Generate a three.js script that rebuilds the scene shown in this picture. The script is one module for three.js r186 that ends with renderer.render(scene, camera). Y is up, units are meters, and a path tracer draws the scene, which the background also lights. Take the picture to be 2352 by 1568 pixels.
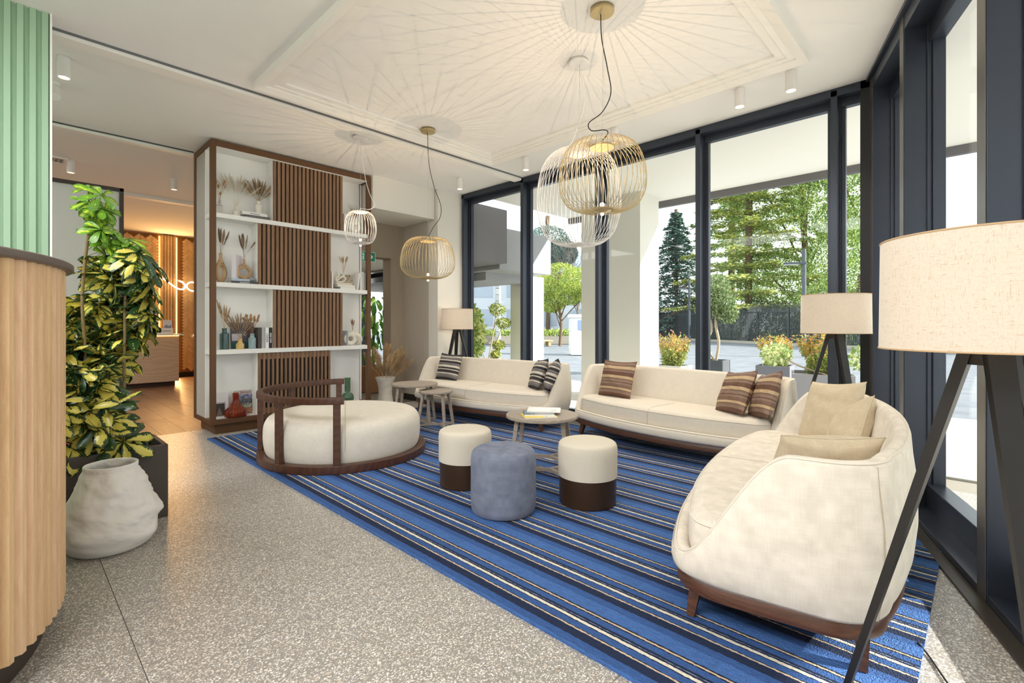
import * as THREE from 'three';
import { RoundedBoxGeometry } from 'three/addons/geometries/RoundedBoxGeometry.js';
import { mergeGeometries, mergeVertices } from 'three/addons/utils/BufferGeometryUtils.js';
import { RectAreaLightUniformsLib } from 'three/addons/lights/RectAreaLightUniformsLib.js';
RectAreaLightUniformsLib.init();

// ---------------------------------------------------------------- camera, sky, sun, exposure
const scene = new THREE.Scene();
const camera = new THREE.PerspectiveCamera(69.93, 1.5, 0.05, 400);
camera.position.set(0, 1.3, 0);
camera.rotation.order = 'YXZ';
camera.rotation.y = Math.PI / 2 - Math.atan2(1121, 1082);   // level camera, 44 degrees to the left of the -z axis
camera.setViewOffset(2352, 1568, 0, 38.5, 2352, 1568);        // shifted lens: verticals stay vertical
const renderer = new THREE.WebGLRenderer({ antialias: true });
renderer.toneMapping = THREE.LinearToneMapping;
renderer.toneMappingExposure = 1.0;
renderer.shadowMap.enabled = true;
scene.background = new THREE.Color().setRGB(0.93, 0.97, 1.0);
scene.backgroundIntensity = 2.0;
const sun = new THREE.DirectionalLight(new THREE.Color().setRGB(1.0, 0.95, 0.88), 12);
sun.position.set(18, 10.2, -8.6); sun.target.position.set(0, 0, 0); sun.name = 'sun_light';
sun.castShadow = true; sun.shadow.radius = 1.2;
Object.assign(sun.shadow.camera, { left: -22, right: 22, top: 22, bottom: -22, near: 0.5, far: 60 });
sun.shadow.mapSize.set(4096, 4096);
scene.add(sun, sun.target);

// ---------------------------------------------------------------- helpers
let seed = 20240611;
const rnd = () => { seed = (seed + 0x6D2B79F5) | 0; let t = Math.imul(seed ^ (seed >>> 15), 1 | seed); t = (t + Math.imul(t ^ (t >>> 7), 61 | t)) ^ t; return ((t ^ (t >>> 14)) >>> 0) / 4294967296; };
const rr = (a, b) => a + (b - a) * rnd();
const V = (x, y, z) => new THREE.Vector3(x, y, z);
const taken = {};
const numbered = (n) => { const k = taken[n] = (taken[n] ?? -1) + 1; return k ? n + '_' + String(k).padStart(3, '0') : n; };
const lit = (o) => { o.castShadow = true; o.receiveShadow = true; return o; };
function thing(name, label, category, [x, y, z] = [0, 0, 0], turn = 0, group) {
  const o = new THREE.Group(); o.name = numbered(name); o.position.set(x, y, z); o.rotation.y = turn;
  o.userData = { label, category }; if (group) o.userData.group = group; scene.add(o); return o;
}
function part(parent, name, geo, mat, label) {
  const m = lit(new THREE.Mesh(geo, mat)); m.name = name; if (label) m.userData.label = label; parent.add(m); return m;
}
function one(name, label, category, geo, mat, [x, y, z] = [0, 0, 0], turn = 0, group) {
  const m = lit(new THREE.Mesh(geo, mat)); m.name = numbered(name); m.position.set(x, y, z); m.rotation.y = turn;
  m.userData = { label, category }; if (group) m.userData.group = group; scene.add(m); return m;
}
function struct(name, label, category, geo, mat) {
  const m = geo ? lit(new THREE.Mesh(geo, mat)) : new THREE.Group(); m.name = name; m.userData = { kind: 'structure', label, category }; scene.add(m); return m;
}
function copy(o, label, [x, y, z], turn = 0) {
  const c = o.clone(); c.name = numbered(o.name.replace(/_\d{3}$/, '')); c.userData = { ...o.userData, label }; c.position.set(x, y, z); c.rotation.y = turn; scene.add(c); return c;
}
const plain = (g) => { g = g.index ? g.toNonIndexed() : g; for (const k of Object.keys(g.attributes)) if (!['position', 'normal', 'uv'].includes(k)) g.deleteAttribute(k); if (!g.attributes.uv) g.setAttribute('uv', new THREE.BufferAttribute(new Float32Array(g.attributes.position.count * 2), 2)); g.morphAttributes = {}; return g; };
const merge = (...gs) => mergeGeometries(gs.flat().map(plain));
const tr = (g, x, y, z) => g.translate(x, y, z);
// box given by its corners
const bx = (x0, x1, y0, y1, z0, z1) => buv(tr(new THREE.BoxGeometry(x1 - x0, y1 - y0, z1 - z0), (x0 + x1) / 2, (y0 + y1) / 2, (z0 + z1) / 2));
const rb = (x0, x1, y0, y1, z0, z1, r = 0.004, s = 2) => buv(tr(new RoundedBoxGeometry(x1 - x0, y1 - y0, z1 - z0, s, Math.min(r, (x1 - x0) / 2.01, (y1 - y0) / 2.01, (z1 - z0) / 2.01)), (x0 + x1) / 2, (y0 + y1) / 2, (z0 + z1) / 2));
// uv in metres, projected along the main axis of every face
function buv(g, ox = 0, oy = 0) {
  g = g.index ? g.toNonIndexed() : g; const p = g.attributes.position, n = g.attributes.normal, uv = new Float32Array(p.count * 2);
  for (let i = 0; i < p.count; i += 3) {
    const ax = Math.abs(n.getX(i) + n.getX(i + 1) + n.getX(i + 2)), ay = Math.abs(n.getY(i) + n.getY(i + 1) + n.getY(i + 2)), az = Math.abs(n.getZ(i) + n.getZ(i + 1) + n.getZ(i + 2));
    for (let k = i; k < i + 3; k++) {
      const x = p.getX(k), y = p.getY(k), z = p.getZ(k);
      const [u, v] = ay >= ax && ay >= az ? [x, z] : ax >= az ? [z, y] : [x, y];
      uv[k * 2] = u + ox; uv[k * 2 + 1] = v + oy;
    }
  }
  g.setAttribute('uv', new THREE.BufferAttribute(uv, 2)); return g;
}
const cyl = (r0, r1, h, x = 0, y = 0, z = 0, seg = 32, open = false) => tr(new THREE.CylinderGeometry(r1, r0, h, seg, 1, open), x, y + h / 2, z);   // r0 below, r1 above, y is its foot
const lathe = (pts, seg = 48) => new THREE.LatheGeometry(pts.map(([r, y]) => new THREE.Vector2(r, y)), seg);
const smoothPts = (pts, n = 40) => new THREE.CatmullRomCurve3(pts.map(([a, b]) => V(a, b, 0)), false, 'centripetal').getPoints(n).map((p) => [Math.max(0.0001, p.x), p.y]);
const tube = (pts, r, n = 24, m = 6, closed = false) => new THREE.TubeGeometry(new THREE.CatmullRomCurve3(pts.map((p) => (p.isVector3 ? p : V(...p))), closed, 'centripetal'), n, r, m, closed);
// a straight bar with a square or flat section from a to b; w across, t along the turn axis
function bar(a, b, w, t, w2 = w, t2 = t, up = V(0, 1, 0)) {
  const A = V(...a), B = V(...b), d = B.clone().sub(A), L = d.length(); const g = new THREE.BoxGeometry(1, 1, 1), p = g.attributes.position;
  const zx = d.clone().normalize(), xx = new THREE.Vector3().crossVectors(up, zx).normalize(); if (xx.lengthSq() < 0.5) xx.set(1, 0, 0); const yx = new THREE.Vector3().crossVectors(zx, xx);
  for (let i = 0; i < p.count; i++) { const k = p.getZ(i) + 0.5, W = w + (w2 - w) * k, T = t + (t2 - t) * k, q = A.clone().addScaledVector(zx, k * L).addScaledVector(xx, p.getX(i) * W).addScaledVector(yx, p.getY(i) * T); p.setXYZ(i, q.x, q.y, q.z); }
  g.computeVertexNormals(); return buv(g);
}
// a closed skin through rings of points (each ring the same number of points)
function loft(rings, { capEnd = false, capStart = false, closedRings = false } = {}) {
  const n = rings[0].length, pos = [], idx = [], uv = [];
  rings.forEach((r, j) => { let u = 0; r.forEach((p, i) => { pos.push(p.x, p.y, p.z); if (i) u += p.distanceTo(r[i - 1]); uv.push(u, 0); }); });
  for (let i = 0; i < n; i++) { let v = 0; rings.forEach((r, j) => { if (j) v += r[i].distanceTo(rings[j - 1][i]); uv[(j * n + i) * 2 + 1] = v; }); }
  const m = rings.length;
  for (let j = 0; j < (closedRings ? m : m - 1); j++) for (let i = 0; i < n; i++) { const a = j * n + i, b = j * n + (i + 1) % n, c = ((j + 1) % m) * n + i, d = ((j + 1) % m) * n + (i + 1) % n; idx.push(a, c, b, b, c, d); }
  const cap = (r, flip) => { const c = r.reduce((s, p) => s.add(p), V(0, 0, 0)).multiplyScalar(1 / n), at = pos.length / 3; pos.push(c.x, c.y, c.z); uv.push(c.x, c.z); const base = at + 1; r.forEach((p) => { pos.push(p.x, p.y, p.z); uv.push(p.x, p.z); }); for (let i = 0; i < n; i++) flip ? idx.push(at, base + i, base + (i + 1) % n) : idx.push(at, base + (i + 1) % n, base + i); };
  if (capStart) cap(rings[0], true); if (capEnd) cap(rings[m - 1], false);
  const g = new THREE.BufferGeometry(); g.setAttribute('position', new THREE.Float32BufferAttribute(pos, 3)); g.setAttribute('uv', new THREE.Float32BufferAttribute(uv, 2)); g.setIndex(idx); g.computeVertexNormals(); return g;
}
// ---- textures
const hash = (x, y, s) => { let h = Math.imul(x, 374761393) + Math.imul(y, 668265263) + Math.imul(s, 2147483647); h = Math.imul(h ^ (h >>> 13), 1274126177); return ((h ^ (h >>> 16)) >>> 0) / 4294967296; };
function vnoise(x, y, px, py, s = 1) {   // value noise that repeats after px, py cells
  const x0 = Math.floor(x), y0 = Math.floor(y), fx = x - x0, fy = y - y0, u = fx * fx * (3 - 2 * fx), v = fy * fy * (3 - 2 * fy), m = (a, b) => ((a % b) + b) % b;
  const h = (i, j) => hash(m(x0 + i, px), m(y0 + j, py), s);
  return (h(0, 0) * (1 - u) + h(1, 0) * u) * (1 - v) + (h(0, 1) * (1 - u) + h(1, 1) * u) * v;
}
function tex(w, h, fn, srgb = true, repeat = [1, 1]) {
  const d = new Uint8Array(w * h * 4); for (let j = 0; j < h; j++) for (let i = 0; i < w; i++) { const c = fn(i, j, i / w, j / h), k = (j * w + i) * 4; d[k] = c[0]; d[k + 1] = c[1]; d[k + 2] = c[2]; d[k + 3] = c[3] ?? 255; }
  return settle(new THREE.DataTexture(d, w, h), srgb, repeat);
}
function settle(t, srgb, [a, b]) { t.wrapS = t.wrapT = THREE.RepeatWrapping; t.magFilter = THREE.LinearFilter; t.minFilter = THREE.LinearMipmapLinearFilter; t.generateMipmaps = true; if (srgb) t.colorSpace = THREE.SRGBColorSpace; t.repeat.set(a, b); t.anisotropy = 8; t.needsUpdate = true; return t; }
function drawn(w, h, fn, repeat = [1, 1]) { const c = document.createElement('canvas'); c.width = w; c.height = h; fn(c.getContext('2d'), w, h); return settle(new THREE.CanvasTexture(c), true, repeat); }
const std = (o) => new THREE.MeshStandardMaterial({ roughness: 0.7, ...o });
const phy = (o) => new THREE.MeshPhysicalMaterial({ roughness: 0.7, ...o });
const mixc = (a, b, t) => a.map((v, i) => v + (b[i] - v) * t);
const clamp = (v, a = 0, b = 1) => Math.min(b, Math.max(a, v));
const sstep = (a, b, x) => { const t = clamp((x - a) / (b - a)); return t * t * (3 - 2 * t); };

// ---- materials
const fabricBump = tex(256, 256, (i, j) => { const w = ((i >> 1) + (j >> 1)) % 2, n = hash(i >> 1, j, 3) * 60 + hash(i, j >> 1, 4) * 60; const v = 70 + w * 60 + n; return [v, v, v]; }, false, [5, 5]);
function fabric(rgb, amount, o = {}) {   // woven cloth: fine cross threads and slow blotches, 0.4 m repeat
  return phy({ roughness: 0.95, sheen: 0.25, sheenRoughness: 0.6, bumpMap: fabricBump, bumpScale: 0.00008, map: tex(512, 512, (i, j, u, v) => {
    const t = (vnoise(i / 3, j / 40, 171, 13, 5) + vnoise(i / 40, j / 3, 13, 171, 6) - 1) * 0.4 + (hash(i, j, 7) - 0.5) * 0.5, b = (vnoise(u * 6, v * 6, 6, 6, 8) + vnoise(u * 14, v * 14, 14, 14, 9) - 1) * (o.blotch ?? 0.7);
    return rgb.map((c) => clamp(c + (t + b) * amount, 0, 255)); }, true, [2.5, 2.5]), ...(o.mat ?? {}) });
}
function woodTex(a, b, { w = 512, h = 256, rings = 26, repeat = [1, 1], s = 1 } = {}) {   // grain along u
  return tex(w, h, (i, j, u, v) => {
    const warp = vnoise(u * 4, v * 8, 4, 8, s + 1) * 1.6 + vnoise(u * 2, v * 3, 2, 3, s + 5) * 2.2, g = 0.5 + 0.5 * Math.sin((v * rings + warp) * 6.283), f = vnoise(u * 24, v * 220, 24, 220, s + 2), p = vnoise(u * 60, v * 256, 60, 256, s + 3);
    const t = clamp(g * 0.4 + f * 0.45 + (p > 0.78 ? 0.25 : 0)); return mixc(a, b, t); }, true, repeat);
}
const M = {};
M.white = std({ color: 0xf4f3f0, roughness: 0.85 });
M.ceiling = std({ color: 0xf3f2ef, roughness: 0.95, bumpMap: tex(256, 256, (i, j) => { const v = 110 + vnoise(i / 4, j / 4, 64, 64, 2) * 60; return [v, v, v]; }, false, [1.2, 1.2]), bumpScale: 0.0015 });
M.trim = std({ color: 0xf6f4ee, roughness: 0.6 });
M.cabinet = std({ color: 0xf4f3ef, roughness: 0.55 });
M.frame = std({ color: 0x3c424e, roughness: 0.32, metalness: 0.4 });
M.frameDark = std({ color: 0x1b1d22, roughness: 0.5, metalness: 0.2 });
M.glass = phy({ color: 0xfbfdfc, transmission: 1, roughness: 0.0, thickness: 0, ior: 1.4, specularIntensity: 0.3, side: THREE.DoubleSide });
M.bronze = std({ color: 0x6a4a30, roughness: 0.5, metalness: 0.25 });
M.black = std({ color: 0x141312, roughness: 0.6 });
M.lampBlack = std({ color: 0x1d1a18, roughness: 0.45 });
M.brass = std({ color: 0xc4b083, roughness: 0.38, metalness: 0.55 });
M.whiteMetal = std({ color: 0xf2efec, roughness: 0.45 });
M.cable = std({ color: 0x2a2521, roughness: 0.7 });
M.wire = std({ color: 0xcfcbc4, roughness: 0.4, metalness: 0.6 });
M.glow = std({ color: 0xfff2dc, emissive: 0xffe6c4, emissiveIntensity: 1.6 });
M.walnut = phy({ color: 0xffffff, roughness: 0.42, clearcoat: 0.25, clearcoatRoughness: 0.35, map: woodTex([60, 33, 20], [100, 60, 38], { rings: 14, s: 3 }) });
M.sofaWood = phy({ color: 0xffffff, roughness: 0.45, clearcoat: 0.2, clearcoatRoughness: 0.4, map: woodTex([64, 36, 22], [108, 66, 42], { rings: 18, s: 9, repeat: [1.5, 2.5] }) });
M.greyOak = std({ roughness: 0.55, map: woodTex([146, 134, 121], [182, 169, 154], { rings: 20, s: 14, repeat: [1.4, 1.4] }) });
M.slat = [0, 1, 2].map((k) => std({ roughness: 0.62, map: woodTex([118 + k * 6, 88 + k * 5, 64 + k * 4], [152 + k * 5, 118 + k * 4, 90 + k * 4], { w: 256, h: 256, rings: 8, s: 20 + k, repeat: [1, 1] }) }));
M.ash = [0, 1, 2, 3].map((k) => std({ roughness: 0.6, map: woodTex([212 + k * 3, 172 + k * 3, 126 + k * 5], [234 + k * 2, 199 + k * 2, 155 + k * 4], { w: 256, h: 256, rings: 7, s: 30 + k }) }));
M.cream = fabric([225, 217, 203], 15, { blotch: 0.15 });
M.creamRight = fabric([229, 220, 206], 14, { blotch: 0.9 });
M.oat = fabric([226, 219, 205], 18, { blotch: 0.2 });
M.boucle = phy({ roughness: 1, color: 0xe9dfc9, sheen: 0.2, bumpScale: 0.002, bumpMap: tex(256, 256, (i, j) => { const d = ((i + j) % 16 < 8) !== ((i - j + 512) % 16 < 8) ? 150 : 60, v = d + hash(i, j, 8) * 60; return [v, v, v]; }, false, [6, 6]), map: tex(256, 256, (i, j) => { const d = ((i + j) % 16 < 8) !== ((i - j + 512) % 16 < 8) ? 1 : 0, n = hash(i, j, 3) * 14; return [238 - d * 14 - n, 230 - d * 16 - n, 214 - d * 20 - n]; }, true, [6, 6]) });
M.boucle.color.set(0xffffff);
M.greyVelvet = fabric([118, 124, 142], 16, { blotch: 0.9, mat: { sheen: 0.6, sheenColor: new THREE.Color(0xaab4c8) } });
M.bronzeBase = std({ color: 0x43301f, roughness: 0.32, metalness: 0.3 });
M.ceramicWhite = std({ color: 0xe9e5dd, roughness: 0.75 });

// ---------------------------------------------------------------- room shell (metres; window wall at z = -5.36, slanted glass wall on the right)
const CH = 3.5, WZ = -5.36;
const RW = { x: -0.73, z: -5.36, dx: 0.3184, dz: 0.948 };                       // foot of the slanted wall and the way it runs
const onRW = (t, out = 0) => V(RW.x + RW.dx * t + RW.dz * out, 0, RW.z + RW.dz * t - RW.dx * out);
const flat = (pts, y0, y1) => { const s = new THREE.Shape(pts.map(([x, z]) => new THREE.Vector2(x, -z))); const g = new THREE.ExtrudeGeometry(s, { depth: y1 - y0, bevelEnabled: false }); g.rotateX(-Math.PI / 2); return buv(tr(g, 0, y0, 0)); };
const rwEnd = onRW(10.9, 0.2), rwStart = onRW(-0.15, 0.2);

// terrazzo floor: large slabs with fine joints
function terrazzo(s) {
  return drawn(1024, 1024, (c, w, h) => {
    seed = 900 + s; c.fillStyle = 'rgb(150,145,138)'; c.fillRect(0, 0, w, h);
    for (let i = 0; i < 26000; i++) { const v = rr(-16, 14); c.fillStyle = `rgb(${150 + v},${145 + v},${138 + v})`; c.fillRect(rnd() * w, rnd() * h, 2, 2); }
    const cols = ['238,234,228', '230,225,216', '216,208,198', '198,189,178', '176,164,152', '132,124,116', '214,196,174', '246,243,238', '234,230,224'];
    for (let i = 0; i < 23000; i++) {
      const x = rnd() * w, y = rnd() * h, r = rnd() < 0.25 ? rr(3.8, 6) : rr(1.8, 4), n = 5 + Math.floor(rnd() * 3), a0 = rnd() * 6.28, st = rr(0.55, 1); c.fillStyle = `rgb(${cols[Math.floor(rnd() * cols.length)]})`;
      for (const [ox, oy] of [[0, 0], [w, 0], [-w, 0], [0, h], [0, -h]]) { if (ox && Math.abs(x + ox - w / 2) > w / 2 + 9) continue; if (oy && Math.abs(y + oy - h / 2) > h / 2 + 9) continue; c.beginPath(); for (let k = 0; k < n; k++) { const a = a0 + (k / n) * 6.28, q = r * (0.75 + 0.35 * hash(i, k, 5)); const px = x + ox + Math.cos(a) * q, py = y + oy + Math.sin(a) * q * st; k ? c.lineTo(px, py) : c.moveTo(px, py); } c.fill(); }
    }
  }, [1 / 0.9, 1 / 0.9]);
}
const terr = [0, 1].map((s) => std({ map: terrazzo(s), roughness: 0.34 }));
const floor = struct('floor', 'grey terrazzo floor of large speckled slabs', 'floor', flat([[-16, 5.4], [-16, -5.5], [-0.6, -5.5], [rwEnd.x, 5.4]], -0.14, -0.006), std({ color: 0x6d675f, roughness: 0.9 }));
{
  const S = 1.2, tile = [0, 1, 2, 3].map((k) => buv(tr(new THREE.BoxGeometry(S - 0.003, 0.02, S - 0.003), 0, -0.01, 0), k * 0.37, k * 0.61));
  let k = 0;
  for (let x = -6.97 + S / 2; x < 3.2; x += S) for (let z = -5.16 + S / 2; z < 5; z += S) {
    const lim = RW.x + (z + S / 2 - RW.z) * 0.336 + 0.25; if (x - S / 2 > lim) continue;
    const t = part(floor, 'tile', tile[(k * 7 + 3) % 4], terr[k % 2]); t.position.set(x, 0, z); t.rotation.y = ((k * 5) % 4) * Math.PI / 2; k++;
  }
  // wood-look planks of the reception
  const pm = [0, 1, 2, 3].map((q) => std({ roughness: 0.4, map: woodTex([104 + q * 5, 76 + q * 4, 58 + q * 3], [134 + q * 4, 100 + q * 4, 78 + q * 3], { s: 40 + q, rings: 6 }) }));
  const pg = buv(tr(new THREE.BoxGeometry(1.197, 0.02, 0.247), 0, -0.01, 0));
  for (let i = 0; i < 7; i++) for (let j = 0; j < 20; j++) { const p = part(floor, 'plank', pg, pm[(i * 3 + j * 7) % 4]); p.position.set(-7.57 - i * 1.2 - (j % 2 ? 0 : 0), 0, 0.6 - j * 0.25); }
}
// ceiling with its frame moulding and tracks
const ceilSlab = struct('ceiling', 'smooth off white ceiling over the lounge', 'ceiling', flat([[-16, 5.4], [-16, -5.36], [-0.73, -5.36], [onRW(10.9).x, 5.4]], CH, CH + 0.3), M.ceiling);
{
  // picture-frame moulding dropped below the ceiling
  const x0 = -4.76, x1 = -1.02, z0 = -4.55, z1 = -1.56, prof = [[0, 0], [0, -0.06], [0.075, -0.038], [0.075, -0.03], [0.13, -0.03], [0.13, -0.02], [0.2, -0.018], [0.2, 0]];
  const rings = prof.map(([d, y]) => [V(x0 + d, CH + y, z0 + d), V(x0 + d, CH + y, z1 - d), V(x1 - d, CH + y, z1 - d), V(x1 - d, CH + y, z0 + d)]);
  const g = loft(rings).toNonIndexed(); g.computeVertexNormals();
  struct('trim_1', 'stepped rectangular moulding frame on the lounge ceiling', 'ceiling trim', g, M.trim);
  const t2 = struct('trim_2', 'long white partition track crossing the lounge ceiling to the window', 'ceiling track', bx(-5.1, -4.96, CH - 0.045, CH + 0.01, -5.34, 4), M.trim);
  part(t2, 'grey_side_strip', bx(-4.958, -4.945, CH - 0.016, CH + 0.01, -5.33, 4), std({ color: 0x6e7072 }), 'dark grey strip along the track side');  // grey colour makes the side face of the track darker
  const t3 = struct('trim_3', 'white partition track above the back of the bookcase', 'ceiling track', bx(-7.34, -7.24, CH - 0.045, CH + 0.01, -1.66, 4), M.trim);
  part(t3, 'grey_side_strip', bx(-7.238, -7.226, CH - 0.014, CH + 0.01, -1.66, 4), std({ color: 0x55534f }), 'dark grey strip along the track side');  // same grey strip, darkening the side of this track by colour
  struct('trim_4', 'shallow white ceiling step above the reception', 'ceiling trim', bx(-10.4, -10.25, CH - 0.05, CH, -5.3, 4), M.trim);
}
// walls
const wallPlaster = std({ color: 0xece8df, roughness: 0.9 });
const wallCloth = std({ roughness: 0.95, map: tex(256, 256, (i, j) => { const t = vnoise(i / 1.5, j / 60, 170, 4, 3) * 14 - 7 + (hash(i, j, 2) - 0.5) * 6; return [200 + t, 191 + t, 178 + t]; }, true, [2, 1]) });
struct('wall_pier', 'white wall pier beside the left end of the window wall', 'wall', bx(-6.62, -6.375, 0, CH, -5.56, -4.868), wallPlaster);
struct('wall_back', 'beige fabric covered wall behind the striped sofa end', 'wall', bx(-7.6, -6.38, 0, 3.5, -5.1, -4.87), wallCloth);
struct('baseboard_back', 'dark skirting board along the beige wall', 'skirting', rb(-7.35, -6.38, 0, 0.1, -4.87, -4.855, 0.003), std({ color: 0x2b2320, roughness: 0.5 }));
struct('wall_entrance', 'taupe wall with the entrance opening beside the bookcase', 'wall', merge(bx(-7.6, -7.35, 2.44, CH, -4.87, -2.3), bx(-7.6, -7.35, 0, 2.44, -4.87, -4.605), bx(-7.6, -7.35, 0, 2.44, -3.9, -3.6)), std({ roughness: 0.95, map: wallCloth.map, color: 0xd9d2c8 }));
struct('trim_5', 'white dropped bulkhead between bookcase and window pier', 'bulkhead', bx(-7.6, -6.45, 3.02, CH + 0.01, -4.86, -3.74), wallPlaster);
// vestibule seen through the entrance opening
struct('wall_vestibule', 'white vestibule wall and ceiling beyond the entrance opening', 'wall', merge(bx(-11.2, -7.6, 2.62, 2.8, -7.2, -2.6), bx(-11.2, -7.6, 0, 2.7, -3.0, -2.8)), wallPlaster);
{
  const w = struct('window_3', 'dark framed glass front of the entrance vestibule', 'window');
  const zz = -6.4;
  part(w, 'frame', merge(bx(-11.2, -7.6, 2.46, 2.56, zz, zz + 0.1), bx(-11.2, -7.6, 0, 0.12, zz, zz + 0.1), bx(-9.42, -9.3, 0.1, 2.5, zz, zz + 0.1), bx(-10.3, -10.2, 0.1, 2.5, zz, zz + 0.1), bx(-8.35, -8.25, 0.1, 2.5, zz, zz + 0.1), bx(-7.7, -7.6, 0.1, 2.5, zz, zz + 0.1)), M.frame);
  for (const [a, b] of [[-11.2, -10.3], [-10.2, -9.42], [-9.3, -8.35], [-8.25, -7.7]]) part(w, 'pane', bx(a, b, 0.12, 2.46, zz + 0.045, zz + 0.051), M.glass);
  part(w, 'end_frame', merge(bx(-11.25, -11.15, 0, 2.62, -6.4, -3), bx(-11.25, -11.15, 2.4, 2.62, -6.4, -3)), M.frame);
  for (const x of [-8.3, -9.1]) { const l = thing('recessed_light', x === -8.3 ? 'black slot light in the vestibule ceiling nearer the opening' : 'black slot light in the vestibule ceiling farther from the opening', 'light', [x, 2.62, -4.6]); part(l, 'housing', rb(-0.05, 0.05, -0.012, 0.01, -0.22, 0.22, 0.004), M.black); part(l, 'diffuser', bx(-0.02, 0.02, -0.014, -0.012, -0.16, 0.16), M.glow); const a = new THREE.RectAreaLight(0xfff4e4, 60, 0.12, 0.5); a.position.set(0, -0.03, 0); a.rotation.x = -Math.PI / 2; a.name = 'slot_glow'; l.add(a); }
}
// reception end wall, side walls, wall behind the camera
const backX = -14.4;
struct('wall_reception', 'warm plastered end wall behind the reception', 'wall', bx(backX - 0.3, backX, 0, CH, -5.4, 5.4), std({ color: 0xb98a55, roughness: 0.9 }));
struct('wall_left', 'white side wall of the lobby out of view', 'wall', bx(-16, 3.2, 0, CH, 5.2, 5.4), wallPlaster);
struct('wall_far', 'white side wall of the reception', 'wall', bx(-14.4, -11.3, 0, CH, -5.4, -5.1), wallPlaster);

// ---------------------------------------------------------------- window wall (z = -5.36) and slanted glass wall
{
  const w = struct('window_1', 'tall dark framed window wall behind the two far sofas', 'window wall');
  const zi = WZ, zo = WZ - 0.16, xs = [-6.35, -5.0, -3.66, -2.32, -1.03];
  const flange = 0.055;
  part(w, 'top_rail', merge(rb(-6.37, -0.72, CH - 0.075, CH + 0.005, zo, zi, 0.003), rb(-6.37, -0.72, CH - 0.15, CH - 0.07, zo - 0.02, zo + 0.05, 0.003)), M.frame);
  part(w, 'bottom_rail', merge(rb(-6.37, -0.72, -0.005, 0.06, zo, zi, 0.003), rb(-6.37, -0.72, 0.05, 0.13, zo - 0.02, zo + 0.06, 0.003)), M.frame);
  xs.forEach((x, i) => part(w, 'mullion', merge(rb(x, x + (i ? flange : 0.05), 0, CH - 0.02, zo, zi, 0.003), rb(x - 0.045, x + flange + 0.045, 0.06, CH - 0.08, zo - 0.02, zo + 0.04, 0.003), bx(x + flange, x + flange + 0.012, 0.1, CH - 0.1, zo + 0.045, zo + 0.065)), M.frame));
  part(w, 'mullion', rb(-0.8, -0.70, 0, CH, zo - 0.02, zi, 0.003), M.frameDark);
  const edges = [...xs, -0.80];
  for (let i = 0; i < 5; i++) part(w, 'pane', bx(edges[i] + flange + 0.04, edges[i + 1] - (i < 4 ? 0.04 : -0.02), 0.125, CH - 0.14, zo + 0.005, zo + 0.011), M.glass);
  // slanted wall: built along x in its own axes, then turned into place
  const s = struct('window_2', 'deep dark framed glass wall on the right of the lounge', 'window wall');
  s.position.set(RW.x, 0, RW.z); s.rotation.y = Math.atan2(-RW.dz, RW.dx);           // local +x runs along the wall, local -z points outdoors... see below
  const D = 0.2, L = 10.8, o = 1;                                                   // local +z is indoors
  const posts = [0.06, 0.99, 2.28, 3.57, 4.86, 6.15, 7.44, 8.73, 10.02];
  part(s, 'top_rail', merge(rb(0, L, CH - 0.13, CH + 0.004, -D, 0, 0.003), rb(0, L, CH - 0.26, CH - 0.12, -D - 0.02, -D + 0.07, 0.003), rb(0, L, CH - 0.03, CH, 0, 0.03, 0.003)), M.frame);
  part(s, 'bottom_rail', merge(rb(0, L, -0.004, 0.05, -D, 0.0, 0.003), rb(0, L, 0.045, 0.21, -D - 0.02, -D + 0.085, 0.004)), M.frame);
  part(s, 'inner_sill', rb(0, L, 0.0, 0.012, 0, 0.07, 0.003), std({ color: 0x4a443d, roughness: 0.4, metalness: 0.4 }), 'thin bronze floor strip along the glass');
  posts.forEach((t, i) => {
    const m = part(s, 'mullion', merge(rb(t - 0.05, t + 0.05, 0, CH - 0.03, -D, 0, 0.004), rb(t - 0.085, t + 0.085, 0.05, CH - 0.1, -D - 0.02, -D + 0.05, 0.004), rb(t - 0.066, t + 0.066, 0.05, CH - 0.1, -D + 0.05, -D + 0.075, 0.003)), M.frame);
    part(m, 'edge_cap', rb(t - 0.045, t + 0.045, 0.012, CH - 0.03, 0, 0.004, 0.002), std({ color: 0x6f6a66, roughness: 0.35, metalness: 0.6 }), 'lighter metal edge of the mullion');
  });
  for (let i = 0; i < posts.length - 1; i++) part(s, 'pane', bx(posts[i] + 0.08, posts[i + 1] - 0.08, 0.2, CH - 0.25, -D + 0.02, -D + 0.026), M.glass);
  struct('trim_6', 'dark corner post where the two glass walls meet', 'corner post', flat([[-0.76, -5.54], [-0.70, -5.36], [onRW(0.07).x, onRW(0.07).z], [onRW(0.02, 0.22).x, onRW(0.02, 0.22).z], [-0.6, -5.6]], 0, CH), M.frame);
}

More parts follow.
